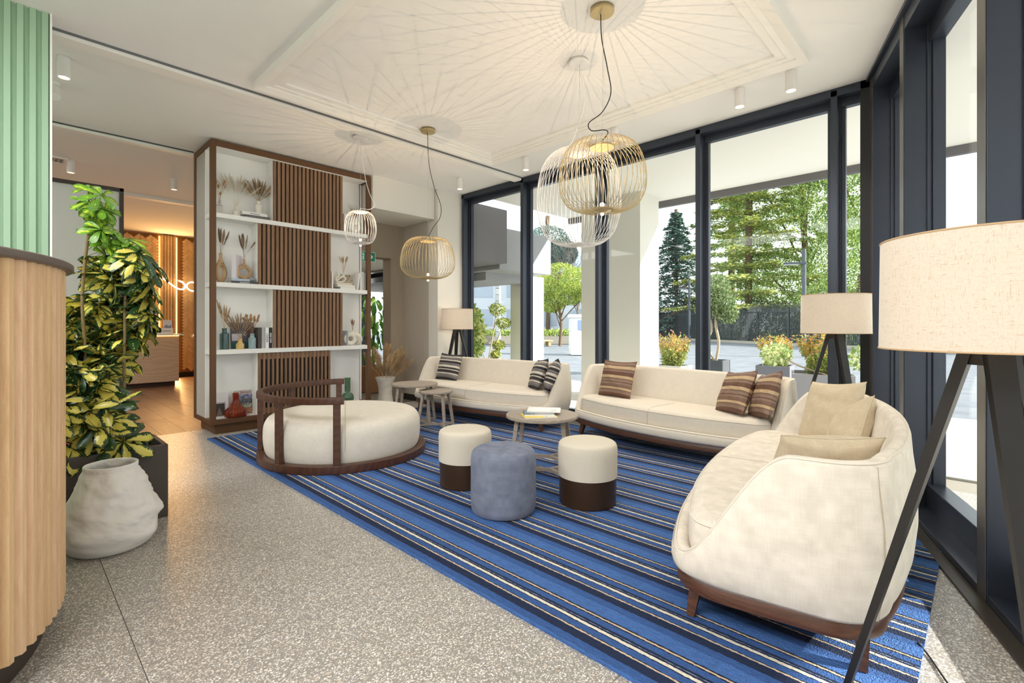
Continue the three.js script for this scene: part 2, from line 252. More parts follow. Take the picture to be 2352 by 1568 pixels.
// ---------------------------------------------------------------- rug
{
  const seq = [['n', .046], ['p', .009], ['k', .004], ['b', .034], ['k', .005], ['c', .016], ['n', .011], ['w', .0022], ['n', .013], ['b', .033], ['k', .006], ['p', .0095], ['k', .008], ['B', .074], ['b', .042]];
  const col = { b: [52, 88, 146], B: [66, 106, 168], n: [20, 36, 68], k: [16, 24, 44], p: [206, 184, 158], c: [224, 216, 200], w: [150, 160, 176] };
  const per = seq.reduce((s, q) => s + q[1], 0), H = 1536, W = 256;
  const at = (t) => { let s = 0; for (const [k, w] of seq) { s += w; if (t < s) return col[k]; } return col.b; };
  const map = tex(W, H, (i, j, u, v) => { const n = hash(i, j, 4) - 0.5, wob = (vnoise(u * 40, v * 160, 40, 160, 3) - 0.5) * 0.004; let c = at((((v * per + wob) % per) + per) % per); if (c === col.B || c === col.b) c = c.map((x) => x * (0.9 + 0.2 * vnoise(u * 24, v * 120, 24, 120, 6))); return c.map((x) => clamp(x * (1 + n * 0.36), 0, 255)); }, true, [1 / 0.5, 1 / per]);
  map.offset.set(0, -1.63 / per);
  const bump = tex(256, 256, (i, j) => { const v = hash(i >> 1, j >> 1, 5) * 200 + hash(i, j, 6) * 55; return [v, v, v]; }, false, [2, 2]);
  const g = flat([[-6.335, -1.58], [-6.335, -5.1], [-0.72, -5.1], [-0.235, -3.83], [-0.17, -3.7], [-0.17, -1.58]], 0.0005, 0.012);
  const uv = g.attributes.uv; for (let i = 0; i < uv.count; i++) uv.setY(i, -uv.getY(i));
  one('rug', 'large blue rug with navy, cream and sand stripes', 'rug', g, phy({ map, bumpMap: bump, bumpScale: 0.004, roughness: 1, sheen: 0.3 }));
}
// ---------------------------------------------------------------- round daybed
{
  const t = thing('round_daybed', 'round cream daybed with low curved walnut rail', 'daybed', [-4.67, 0.012, -2.394], Math.atan2(-0.89, -0.456));
  const arc = (r0, r1, y0, y1, a0, a1, n = 64) => { const e = 0.006, sec = [[r0 + e, y0], [r1 - e, y0], [r1, y0 + e], [r1, y1 - e], [r1 - e, y1], [r0 + e, y1], [r0, y1 - e], [r0, y0 + e]]; const rings = []; for (let i = 0; i <= n; i++) { const a = a0 + (a1 - a0) * i / n; rings.push(sec.map(([r, y]) => V(Math.cos(a) * r, y, -Math.sin(a) * r))); } return loft(rings, { capStart: true, capEnd: true }); };
  const base = arc(0.728, 0.803, 0, 0.075, 0, Math.PI * 2, 96);
  part(t, 'base_ring', base, M.walnut);
  part(t, 'cushion', buv(lathe(smoothPts([[0.0, 0.432], [0.4, 0.432], [0.62, 0.425], [0.7, 0.4], [0.738, 0.34], [0.748, 0.24], [0.742, 0.14], [0.722, 0.07], [0.7, 0.05]], 50), 96)), M.oat);
  part(t, 'seam', tube([[0, 0.07, 0.726], [0, 0.14, 0.746], [0, 0.24, 0.752], [0, 0.34, 0.742], [0, 0.4, 0.704], [0, 0.425, 0.624], [0, 0.434, 0.4], [0, 0.434, 0], [0, 0.434, -0.4], [0, 0.425, -0.624], [0, 0.4, -0.704], [0, 0.34, -0.742], [0, 0.24, -0.752], [0, 0.07, -0.726]], 0.0022, 80, 5), std({ color: 0xc9bfae }));
  part(t, 'rail', arc(0.745, 0.803, 0.6, 0.66, -1.56, 1.56, 72), M.walnut);
  for (const a of [-85, -45, 0, 45, 85]) { const q = a * Math.PI / 180, g = rb(0.752, 0.797, 0.06, 0.61, -0.03, 0.03, 0.004); g.rotateY(q); part(t, 'post', g, M.walnut); }
}
const luv = (g, a, b) => { const uv = g.attributes.uv; for (let i = 0; i < uv.count; i++) uv.setXY(i, uv.getX(i) * a, uv.getY(i) * b); return g; };
// ---------------------------------------------------------------- poufs
{
  const two = (label, x, z) => {
    const t = thing('pouf', label, 'pouf', [x, 0.012, z], 0, 'cream poufs with bronze bases');
    part(t, 'seat', buv(lathe(smoothPts([[0, 0.452], [0.12, 0.452], [0.18, 0.446], [0.205, 0.43], [0.213, 0.4], [0.213, 0.3], [0.213, 0.2]], 40), 64)), M.boucle);
    part(t, 'base', lathe([[0, 0.002], [0.198, 0.002], [0.204, 0.006], [0.207, 0.202], [0.2, 0.205]], 64), M.bronzeBase, 'dark bronze band');
    return t;
  };
  two('cream pouf with bronze base behind the grey pouf', -3.032, -2.592);
  two('cream pouf with bronze base right of the grey pouf', -2.077, -2.945);
  one('pouf', 'plain slate grey velvet pouf between the cream poufs', 'pouf', buv(lathe(smoothPts([[0, 0.44], [0.13, 0.44], [0.19, 0.433], [0.215, 0.412], [0.224, 0.38], [0.226, 0.25], [0.226, 0.08], [0.222, 0.03], [0.21, 0.006], [0.18, 0.0]], 60), 64)), M.greyVelvet, [-2.403, 0.012, -2.403]);
}
// ---------------------------------------------------------------- tables: round top, four raking legs, forked stretchers
function roundTable(label, R, h, x, z, turn, levels) {
  const t = thing('round_table', label, 'table', [x, 0.012, z], turn);
  const top = lathe([[0, h - 0.028], [R - 0.004, h - 0.028], [R, h - 0.024], [R, h - 0.004], [R - 0.004, h], [0, h]], 72); buvTop(top); part(t, 'top', top, M.greyOak);
  const a = R * 0.62, b = R * 0.42, foot = [];
  for (const [sx, sz] of [[-1, -1], [-1, 1], [1, -1], [1, 1]]) { const f = [sx * (a + 0.05), 0, sz * (b + 0.05)]; foot.push(f); part(t, 'leg', bar(f, [sx * a, h - 0.028, sz * b], 0.03, 0.03, 0.034, 0.034, V(1, 0, 0)), M.greyOak); }
  for (const y of levels) {
    const j = a * 0.35, k = y / h, fx = a + 0.05 * (1 - k), fz = b + 0.05 * (1 - k);
    part(t, 'stretcher', merge(bar([-j, y, 0], [j, y, 0], 0.024, 0.03), bar([-fx, y, -fz], [-j, y, 0], 0.024, 0.03), bar([-fx, y, fz], [-j, y, 0], 0.024, 0.03), bar([fx, y, -fz], [j, y, 0], 0.024, 0.03), bar([fx, y, fz], [j, y, 0], 0.024, 0.03)), M.greyOak);
  }
  return t;
}
function buvTop(g) { const p = g.attributes.position, uv = g.attributes.uv; for (let i = 0; i < p.count; i++) uv.setXY(i, p.getX(i), p.getZ(i) + p.getY(i)); }
roundTable('round grey oak coffee table with magazines behind the poufs', 0.315, 0.505, -2.79, -3.27, 0.55, [0.02, 0.135]);
roundTable('larger taller side table beside the daybed', 0.3, 0.515, -5.42, -3.76, 0.75, [0.02]);
roundTable('smaller lower side table nested under the larger one', 0.213, 0.45, -5.03, -3.81, 0.5, [0.02]);
// magazines on the coffee table
function magazine(label, w, d, th, cover, x, y, z, turn, pages = 0xf2efe8) {
  const t = thing('magazine', label, 'magazine', [x, y, z], turn);
  part(t, 'pages', rb(-w / 2 + 0.002, w / 2 - 0.002, 0.001, th - 0.001, -d / 2 + 0.002, d / 2 - 0.002, 0.001), std({ color: pages, roughness: 0.8 }));
  const c = new THREE.BoxGeometry(w, 0.0012, d); part(t, 'cover', tr(c, 0, th - 0.0004, 0), std({ map: cover, roughness: 0.35 })); part(t, 'back_cover', tr(new THREE.BoxGeometry(w, 0.001, d), 0, 0.0005, 0), M.white); part(t, 'spine', tr(new THREE.BoxGeometry(0.0012, th, d), -w / 2, th / 2, 0), std({ map: cover, roughness: 0.4 }));
  return t;
}
{
  const yellow = drawn(256, 192, (c, w, h) => { c.fillStyle = '#f2d64c'; c.fillRect(0, 0, w, h); c.fillStyle = '#e9e6df'; c.fillRect(150, 8, 96, 176); c.fillStyle = '#3b3a3a'; for (let i = 0; i < 5; i++) c.fillRect(166 + i * 14, 130 - i * 17, 9, 34); c.fillStyle = '#b9a25e'; c.fillRect(20, 20, 90, 14); });
  const teal = drawn(256, 192, (c, w, h) => { c.fillStyle = '#8f9aa0'; c.fillRect(0, 0, w, h); c.fillStyle = '#4c6a72'; c.fillRect(0, 0, 90, h); c.fillStyle = '#a8bcc0'; for (let i = 0; i < 4; i++) c.fillRect(14 + i * 18, 30, 8, 120); c.fillStyle = '#d8a69a'; c.fillRect(130, 60, 90, 70); });
  const white = drawn(256, 192, (c, w, h) => { c.fillStyle = '#f4f3f1'; c.fillRect(0, 0, w, h); c.strokeStyle = '#8a8a90'; c.lineWidth = 2; for (let i = 0; i < 9; i++) { c.beginPath(); c.moveTo(150 + i * 6, 150 - i * 5); c.bezierCurveTo(170 + i * 5, 120, 190, 150 + i * 3, 220, 130 - i * 4); c.stroke(); } });
  const y0 = 0.517;
  magazine('yellow magazine at the bottom of the coffee table pile', 0.28, 0.21, 0.008, yellow, -2.74, y0, -3.17, 0.95);
  magazine('grey teal magazine in the middle of the coffee table pile', 0.26, 0.2, 0.014, teal, -2.78, y0 + 0.0085, -3.21, 0.8);
  magazine('white magazine lying on top of the coffee table pile', 0.29, 0.22, 0.009, white, -2.80, y0 + 0.0235, -3.31, 0.66);
}
// ---------------------------------------------------------------- sofas
function sofaShapes(L, dE, dM, hB, bow, N = 176) {
  const s = new THREE.Shape(), h = L / 2, rbk = 0.24, rf = 0.26;
  s.moveTo(-h, rbk); s.lineTo(-h, dE - rf); s.bezierCurveTo(-h, dE - rf * 0.3, -h + rf * 0.3, dE, -h + rf, dE + 0.03);
  s.bezierCurveTo(-h * 0.35, dM + 0.015, h * 0.35, dM + 0.015, h - rf, dE + 0.03); s.bezierCurveTo(h - rf * 0.3, dE, h, dE - rf * 0.3, h, dE - rf);
  s.lineTo(h, rbk); s.bezierCurveTo(h, rbk * 0.4, h - rbk * 0.4, 0.01, h - rbk, 0); s.bezierCurveTo(h * 0.4, -bow * 1.3, -h * 0.4, -bow * 1.3, -h + rbk, 0); s.bezierCurveTo(-h + rbk * 0.4, 0.01, -h, rbk * 0.4, -h, rbk);
  const pts = s.getSpacedPoints(N).slice(0, N), out = pts.map((p, i) => { const a = pts[(i + N - 1) % N], b = pts[(i + 1) % N], t = b.clone().sub(a).normalize(); let n = new THREE.Vector2(-t.y, t.x); if (n.dot(new THREE.Vector2(0, dE / 2).sub(p)) < 0) n.negate(); return { p, n }; });
  const low = 0.3;
  const topAt = (p) => { const f = p.y / dE; return low + (hB - low) * (1 - sstep(0.40, 0.97, f)); };
  return { out, topAt, low, ring: (inset, y) => out.map(({ p, n }) => V(p.x + n.x * (typeof inset === 'function' ? inset(p) : inset), typeof y === 'function' ? y(p) : y, p.y + n.y * (typeof inset === 'function' ? inset(p) : inset))) };
}
function sofa(label, { L = 2.34, dE = 0.74, dM = 0.9, hB = 0.8, bow = 0.04, mat = M.cream, wood = M.sofaWood }, x, z, turn) {
  const t = thing('sofa', label, 'sofa', [x, 0.012, z], turn), q = sofaShapes(L, dE, dM, hB, bow), { ring, topAt } = q;
  const hh = (k) => (p) => 0.2 + (topAt(p) - 0.2) * k;
  const lean = (k) => (p) => -0.028 * Math.sin(Math.min(1, k * 1.1) * Math.PI) * clamp((topAt(p) - 0.25) / 0.5 + 0.3);
  const rings = [ring(0.075, 0.2), ring(0.02, 0.197), ring(0.006, 0.215), ...[0.15, 0.35, 0.6, 0.82].map((k) => ring(lean(k), hh(k))), ring(-0.002, (p) => topAt(p) - 0.022), ring(0.008, (p) => topAt(p) - 0.006), ring(0.028, (p) => topAt(p)), ring(0.052, (p) => topAt(p) - 0.004), ring(0.07, (p) => topAt(p) - 0.022), ring((p) => 0.078 + 0.05 * clamp((topAt(p) - 0.4) / 0.4), (p) => Math.min(topAt(p) - 0.05, 0.3 + (topAt(p) - 0.3) * 0.45)), ring((p) => 0.09 + 0.06 * clamp((topAt(p) - 0.4) / 0.4), (p) => Math.min(0.34, topAt(p) - 0.03)), ring(0.13, 0.255)];
  const body = part(t, 'body', buv(loft(rings, { capEnd: true })), mat);
  const edge = q.out.map(({ p, n }) => V(p.x + n.x * 0.008, topAt(p) - 0.006, p.y + n.y * 0.008)); part(body, 'piping', tube(edge, 0.0055, 352, 6, true), mat);
  for (const sx of [-1, 1]) { const best = q.out.filter(({ p }) => Math.sign(p.x) === sx && p.y < dE * 0.3).sort((a, b) => Math.abs(a.p.y - 0.05) - Math.abs(b.p.y - 0.05))[0], { p, n } = best; part(body, 'seam', tube([0.03, 0.2, 0.4, 0.6, 0.8, 0.97].map((k) => { const y = 0.2 + (topAt(p) - 0.2) * k, o = lean(k)(p) - 0.0005; return V(p.x + n.x * o, y, p.y + n.y * o); }), 0.002, 24, 5), std({ color: 0xb9ab95 })); }
  const inn = (a) => (p) => a + 0.075 * clamp((topAt(p) - 0.4) / 0.4);
  const cu = [ring(inn(0.085), 0.26), ring(inn(0.07), 0.275), ring(inn(0.064), 0.33), ring(inn(0.065), 0.395), ring(inn(0.074), 0.43), ring(inn(0.094), 0.45), ring(inn(0.13), 0.459)];
  const seat = part(t, 'seat_cushion', buv(loft(cu, { capEnd: true })), mat);
  const e2 = q.out.map(({ p, n }) => { const o = inn(0.07)(p); return V(p.x + n.x * o, 0.424, p.y + n.y * o); }); part(seat, 'piping', tube(e2, 0.004, 352, 5, true), mat);
  const zf = 0.25 * (dE + 0.03) + 0.75 * (dM + 0.015); part(seat, 'seam', tube([[0, 0.3, zf - 0.064], [0, 0.4, zf - 0.064], [0, 0.44, zf - 0.082], [0, 0.4585, zf - 0.13], [0, 0.46, zf - 0.2], [0, 0.46, 0.35], [0, 0.46, 0.25]], 0.0022, 40, 5), std({ color: 0xcdbfa8 }));
  part(t, 'wood_base', loft([ring(0.05, 0.136), ring(0.022, 0.138), ring(0.016, 0.143), ring(0.016, 0.196), ring(0.04, 0.2)], { capStart: true, capEnd: true }), wood);
  const h = L / 2; for (const [sx, zz] of [[-1, 0.1], [1, 0.1], [-1, dE - 0.1], [1, dE - 0.1]]) part(t, 'leg', bar([sx * (h - 0.12), 0, zz + (zz > 0.2 ? 0.02 : -0.0)], [sx * (h - 0.15), 0.14, zz], 0.032, 0.036, 0.05, 0.056, V(1, 0, 0)), wood);
  return t;
}
sofa('cream sofa with black striped cushions at the far left', { L: 2.5, dE: 0.68, dM: 0.86, hB: 0.79 }, -5.02, -5.0, 0.085);
sofa('cream sofa with brown striped cushions along the window', { L: 2.3, dE: 0.68, dM: 0.86, hB: 0.8 }, -2.33, -5.2, -0.0975);
sofa('cream sofa in the right foreground with beige woven cushions', { L: 2.34, dE: 0.8, dM: 0.94, hB: 0.79, bow: 0.12, mat: M.creamRight }, -0.405, -3.27, -1.399);
// ---------------------------------------------------------------- cushions
function pillowGeo(w, h, t, s, tall = 0) {
  const N = 26, pos = [], uv = [], idx = [];
  for (const side of [1, -1]) for (let j = 0; j <= N; j++) for (let i = 0; i <= N; i++) {
    const x = i / N * 2 - 1, y = j / N * 2 - 1, f = Math.pow(Math.max(0, (1 - x * x) * (1 - y * y)), 0.42), pin = 0.09;
    const wr = (vnoise((x + 1) * 3.3, (y + 1) * 3.3, 97, 97, s) - 0.5) * 0.02 + (vnoise((x + 1) * 8, (y + 1) * 5, 97, 97, s + 3) - 0.5) * 0.010;
    pos.push(x * w / 2 * (1 - pin * (1 - y * y) * Math.abs(x)), y * h / 2 * (1 - pin * (1 - x * x) * Math.abs(y)) + h / 2, side * (f * (t / 2 + wr) + 0.0015)); uv.push(side > 0 ? i / N : 1 - i / N, j / N);
  }
  const K = (N + 1) * (N + 1);
  for (let q = 0; q < 2; q++) for (let j = 0; j < N; j++) for (let i = 0; i < N; i++) { const a = q * K + j * (N + 1) + i, b = a + 1, c = a + N + 1, d = c + 1; q ? idx.push(a, c, b, b, c, d) : idx.push(a, b, c, b, d, c); }
  for (let i = 0; i < N; i++) for (const [a, b] of [[i, i + 1], [N * (N + 1) + i + 1, N * (N + 1) + i], [(i + 1) * (N + 1), i * (N + 1)], [i * (N + 1) + N, (i + 1) * (N + 1) + N]]) idx.push(a, K + a, b, b, K + a, K + b);
  const g = new THREE.BufferGeometry(); g.setAttribute('position', new THREE.Float32BufferAttribute(pos, 3)); g.setAttribute('uv', new THREE.Float32BufferAttribute(uv, 2)); g.setIndex(idx); g.computeVertexNormals(); return g;
}
function stripes(list, s) { return tex(128, 512, (i, j, u, v) => { const tot = list.reduce((q, e) => q + e[1], 0); let k = 0, c = list[0][0]; for (const [col, w] of list) { k += w / tot; c = col; if (v + (hash(i >> 2, j, s) - 0.5) * 0.003 < k) break; } const n = (hash(i, j, s) - 0.5) * 16 + (hash(i >> 3, j, s + 1) - 0.5) * 8; return c.map((x) => clamp(x + n, 0, 255)); }); }
{
  const dk = [52, 50, 52], gr = [128, 124, 122], cr = [214, 206, 192], md = [84, 80, 80], blk = stripes([[dk, 7], [gr, 3], [dk, 1], [gr, 8], [cr, 4], [dk, 1], [gr, 1], [dk, 8], [cr, 3], [md, 2], [dk, 4], [cr, 7], [gr, 2], [dk, 1], [gr, 5], [dk, 7], [cr, 5], [dk, 2], [gr, 7], [cr, 4], [md, 3], [dk, 7]], 3);
  const br = [104, 72, 54], tan = [196, 170, 134], mo = [142, 118, 102], m2 = [124, 96, 80], brn = stripes([[br, 8], [mo, 6], [m2, 3], [tan, 5], [br, 1], [m2, 6], [mo, 4], [br, 2], [mo, 5], [m2, 3], [tan, 6], [br, 9], [mo, 3], [m2, 4], [tan, 7], [m2, 5], [mo, 4], [br, 5]], 7);
  const mb = phy({ map: blk, roughness: 0.9, bumpMap: fabricBump, bumpScale: 0.0006 }), mbr = phy({ map: brn, roughness: 0.6, sheen: 0.5, sheenRoughness: 0.4, bumpMap: fabricBump, bumpScale: 0.0004 });
  const tan2 = fabric([214, 198, 170], 22, { blotch: 0.2, mat: { bumpScale: 0.002 } });
  tan2.map.repeat.set(1.6, 1.6); tan2.bumpMap = M.boucle.bumpMap.clone(); tan2.bumpMap.repeat.set(2.2, 2.2);
  const P = (label, g, m, [x, y, z], turn, leanX, roll, group) => { const o = one('cushion', label, 'cushion', g, m, [x, y, z], turn, group); o.rotation.order = 'YXZ'; o.rotation.x = leanX; o.rotation.z = roll; return o; };
  const y = 0.462;
  P('black and grey striped cushion at the left end of far sofa', pillowGeo(0.46, 0.42, 0.15, 1), mb, [-5.83, y, -4.6], 0.1, -0.32, -0.02);
  P('front of two black striped cushions at right sofa arm', pillowGeo(0.44, 0.42, 0.16, 2), mb, [-4.2, y, -4.74], -0.62, -0.38, 0.12);
  P('black striped cushion leaning against the right arm of far sofa', pillowGeo(0.44, 0.42, 0.16, 3), mb, [-3.93, y, -4.7], -0.95, -0.34, 0.2);
  P('brown striped cushion at the left end of window sofa', pillowGeo(0.47, 0.44, 0.15, 4), mbr, [-3.06, y, -4.85], -0.12, -0.3, 0.0);
  P('front of two brown striped cushions at right end of window sofa', pillowGeo(0.46, 0.44, 0.16, 5), mbr, [-1.72, y, -4.7], -0.72, -0.42, 0.14);
  P('brown striped cushion leaning on the right arm of window sofa', pillowGeo(0.46, 0.44, 0.16, 6), mbr, [-1.44, y, -4.62], -1.0, -0.34, 0.2);
  P('beige woven cushion standing at far end of right sofa', pillowGeo(0.5, 0.46, 0.17, 7), tan2, [-0.82, y, -4.02], -0.72, -0.36, 0.12);
  P('middle beige woven cushion leaning on the right sofa back', pillowGeo(0.44, 0.4, 0.18, 8), tan2, [-0.66, y - 0.02, -3.72], -1.15, -0.42, 0.5);
  P('beige woven cushion behind the near arm of right sofa', pillowGeo(0.48, 0.38, 0.17, 9), tan2, [-0.62, y, -2.72], -2.38, -0.5, 0.03);
}

// ---------------------------------------------------------------- tripod floor lamps
const linen = tex(1024, 512, (i, j, u, v) => { const a = vnoise(i / 2, j / 26, 512, 20, 3), b = vnoise(i / 30, j / 2, 34, 256, 4), n = hash(i, j, 5); const s = (a > 0.86 ? 0.5 : 0) + (b > 0.87 ? 0.5 : 0) + (vnoise(i / 3, j / 3, 341, 171, 8) - 0.5) * 0.35 + (n - 0.5) * 0.3; return mixc([236, 226, 212], [200, 170, 138], clamp(s * 0.8 + 0.06)); }, true, [3, 1]);
M.shade = phy({ map: linen, transmission: 0.42, thickness: 0, roughness: 1, side: THREE.DoubleSide });
function floorLamp(label, x, z, turn, glow) {
  const t = thing('floor_lamp', label, 'floor lamp', [x, 0, z], turn), R = 0.255, y0 = 1.228, y1 = 1.552;
  const sh = part(t, 'shade', new THREE.CylinderGeometry(R * 0.985, R, y1 - y0, 96, 1, true).translate(0, (y0 + y1) / 2, 0), M.shade);
  part(sh, 'shade_trim', merge(new THREE.TorusGeometry(R, 0.0028, 6, 96).rotateX(Math.PI / 2).translate(0, y0, 0), new THREE.TorusGeometry(R * 0.985, 0.0028, 6, 96).rotateX(Math.PI / 2).translate(0, y1, 0)), std({ color: 0xc9a982 }));
  part(t, 'shade_ring', merge(...[0, 1, 2].map((k) => bar([0.015 * Math.cos(k * 2.09), y1 - 0.05, 0.015 * Math.sin(k * 2.09)], [R * 0.98 * Math.cos(k * 2.09), y1 - 0.03, R * 0.98 * Math.sin(k * 2.09)], 0.004, 0.004))), M.whiteMetal);
  part(t, 'stem', cyl(0.012, 0.012, 0.33, 0, 1.19, 0, 16), M.lampBlack); part(t, 'hub', cyl(0.05, 0.042, 0.05, 0, 1.185, 0, 24), M.lampBlack);
  for (let k = 0; k < 3; k++) { const a = k * Math.PI * 2 / 3, c = Math.cos(a), s = Math.sin(a); part(t, 'leg', bar([c * 0.37, 0, s * 0.37], [c * 0.045, 1.235, s * 0.045], 0.032, 0.018, 0.06, 0.03, V(0, 1, 0)), M.lampBlack); }
  const bulb = part(t, 'bulb', new THREE.SphereGeometry(0.035, 20, 14).translate(0, 1.4, 0), M.glow);
  const l = new THREE.PointLight(0xffeeda, glow); l.position.set(0, 1.4, 0); l.castShadow = true; l.shadow.radius = 2; l.name = 'lamp_glow'; t.add(l);
  return t;
}
floorLamp('tripod floor lamp behind the far left sofa by the pier', -6.1, -5.05, 0.5, 0.16);
floorLamp('tripod floor lamp in the corner between window and right sofa', -0.90, -4.87, 1.3, 0.16);
floorLamp('large tripod floor lamp in the right foreground', 0.013, -1.96, Math.PI - 0.16, 0.2);
{
  const cord = one('lamp_cord', 'thin dark lamp cord curving over the terrazzo', 'cord', tube([[0.16, 0.006, -2.2], [0.1, 0.006, -2.12], [-0.02, 0.006, -2.2], [-0.1, 0.006, -2.38], [-0.16, 0.006, -2.52], [-0.19, 0.016, -2.56]], 0.0035, 40, 6), M.cable);
}
// ---------------------------------------------------------------- pendant cages
function pendant(label, x, z, R, top, bot, n, mat, cableMat, prof, bend, power) {
  const t = thing('pendant_lamp', label, 'pendant lamp', [x, CH, z]), H = top - bot, Y = (k) => bot + H * k - CH;
  part(t, 'canopy', lathe([[0, -0.034], [0.078, -0.034], [0.082, -0.03], [0.082, 0], [0, 0]], 48), mat);
  const c = new THREE.CatmullRomCurve3(prof.map(([r, k]) => V(r * R, Y(k), 0)), false, 'centripetal');
  const g = new THREE.TubeGeometry(c, 40, 0.0021, 5, false);
  for (let k = 0; k < n; k++) { const w = part(t, 'wire', g, mat); w.rotation.y = k / n * Math.PI * 2; }
  const r0 = prof[0][0] * R, r1 = prof[prof.length - 1][0] * R;
  part(t, 'top_disc', merge(cyl(r0 * 1.04, r0 * 1.04, 0.012, 0, Y(prof[0][1]) - 0.006, 0, 48), cyl(0.01, 0.006, 0.05, 0, Y(prof[0][1]), 0, 12)), mat);
  part(t, 'bottom_hub', lathe([[0, Y(0) - 0.012], [r1 * 0.5, Y(0) - 0.006], [r1 * 1.25, Y(0) + 0.012], [r1 * 1.3, Y(0) + 0.02], [r1 * 0.6, Y(0) + 0.026], [0, Y(0) + 0.03]], 40), mat);
  part(t, 'lens', new THREE.SphereGeometry(0.014, 16, 10).translate(0, Y(0) - 0.014, 0), M.glow, 'small glowing lens under the cage');
  part(t, 'bulb', new THREE.SphereGeometry(0.017, 16, 10).translate(0, Y(0) + 0.05, 0), M.glow);
  part(t, 'suspension_wire', tube([[0.012, -0.03, 0], [0.004, (Y(1) - 0.03) / 2, 0], [0, Y(prof[0][1]) + 0.04, 0]], 0.0011, 8, 5), M.wire);
  part(t, 'cable', tube([[-0.012, -0.03, 0], ...bend.map(([dx, y, dz]) => [dx, y - CH, dz]), [0, Y(prof[0][1]) + 0.045, 0]], 0.0036, 60, 6), cableMat);
  const l = new THREE.SpotLight(0xffdcb4, power * 0.6, 0, 1.12, 0.25); l.position.set(0, Y(0) + 0.05, 0); l.target.position.set(0, 1, 0); l.castShadow = true; l.shadow.radius = 0.08; l.name = 'pendant_glow'; t.add(l, l.target);
  return t;
}
const pump = [[0.27, 0.93], [0.34, 0.99], [0.48, 1.0], [0.68, 0.96], [0.86, 0.84], [0.965, 0.64], [1.0, 0.44], [0.96, 0.26], [0.82, 0.11], [0.58, 0.035], [0.36, 0.012], [0.2, 0.02]];
const tallp = [[0.22, 0.965], [0.3, 0.99], [0.45, 1.0], [0.66, 0.955], [0.84, 0.86], [0.95, 0.71], [1.0, 0.5], [0.965, 0.3], [0.83, 0.135], [0.6, 0.04], [0.36, 0.01], [0.18, 0.015]];
pendant('large brass wire pendant hanging nearest over the seating', -1.909, -2.882, 0.3, 2.57, 2.085, 44, M.brass, M.cable, pump, [[-0.005, 3.3, 0], [0.03, 3.08, -0.02], [0.05, 2.9, -0.03], [0.0, 2.78, 0.0], [-0.075, 2.7, 0.06], [-0.06, 2.655, 0.05], [0.02, 2.655, -0.02], [0.035, 2.63, -0.02]], 2.6);
pendant('tall white wire pendant behind the large brass one', -2.428, -3.315, 0.347, 2.745, 1.955, 52, M.whiteMetal, M.whiteMetal, tallp, [[0.03, 3.3, -0.02], [0.035, 3.1, -0.02], [-0.01, 2.95, 0.0], [-0.05, 2.82, 0.03], [-0.08, 2.78, 0.05]], 2.6);
pendant('wide brass wire pendant hanging over the side tables', -4.499, -3.298, 0.304, 2.27, 1.815, 46, M.brass, M.cable, [...pump.slice(0, 4), [0.84, 0.85], [0.95, 0.66], [1.0, 0.4], [0.96, 0.24], [0.82, 0.12], [0.58, 0.04], [0.36, 0.012], [0.2, 0.02]], [[0.01, 3.1, -0.01], [0.05, 2.85, -0.05], [0.11, 2.62, -0.1], [0.1, 2.5, -0.09], [0.05, 2.4, -0.04]], 2.2);
pendant('small round white wire pendant in front of the bookcase', -5.235, -2.874, 0.181, 2.62, 2.24, 30, M.whiteMetal, M.whiteMetal, [[0.4, 0.985], [0.5, 0.995], [0.68, 0.95], [0.86, 0.84], [0.97, 0.66], [1.0, 0.46], [0.93, 0.24], [0.76, 0.09], [0.55, 0.03], [0.4, 0.02]], [[0.02, 3.2, -0.02], [0.05, 2.95, -0.05], [0.09, 2.78, -0.09], [0.12, 2.7, -0.12], [0.08, 2.65, -0.08]], 1.6);
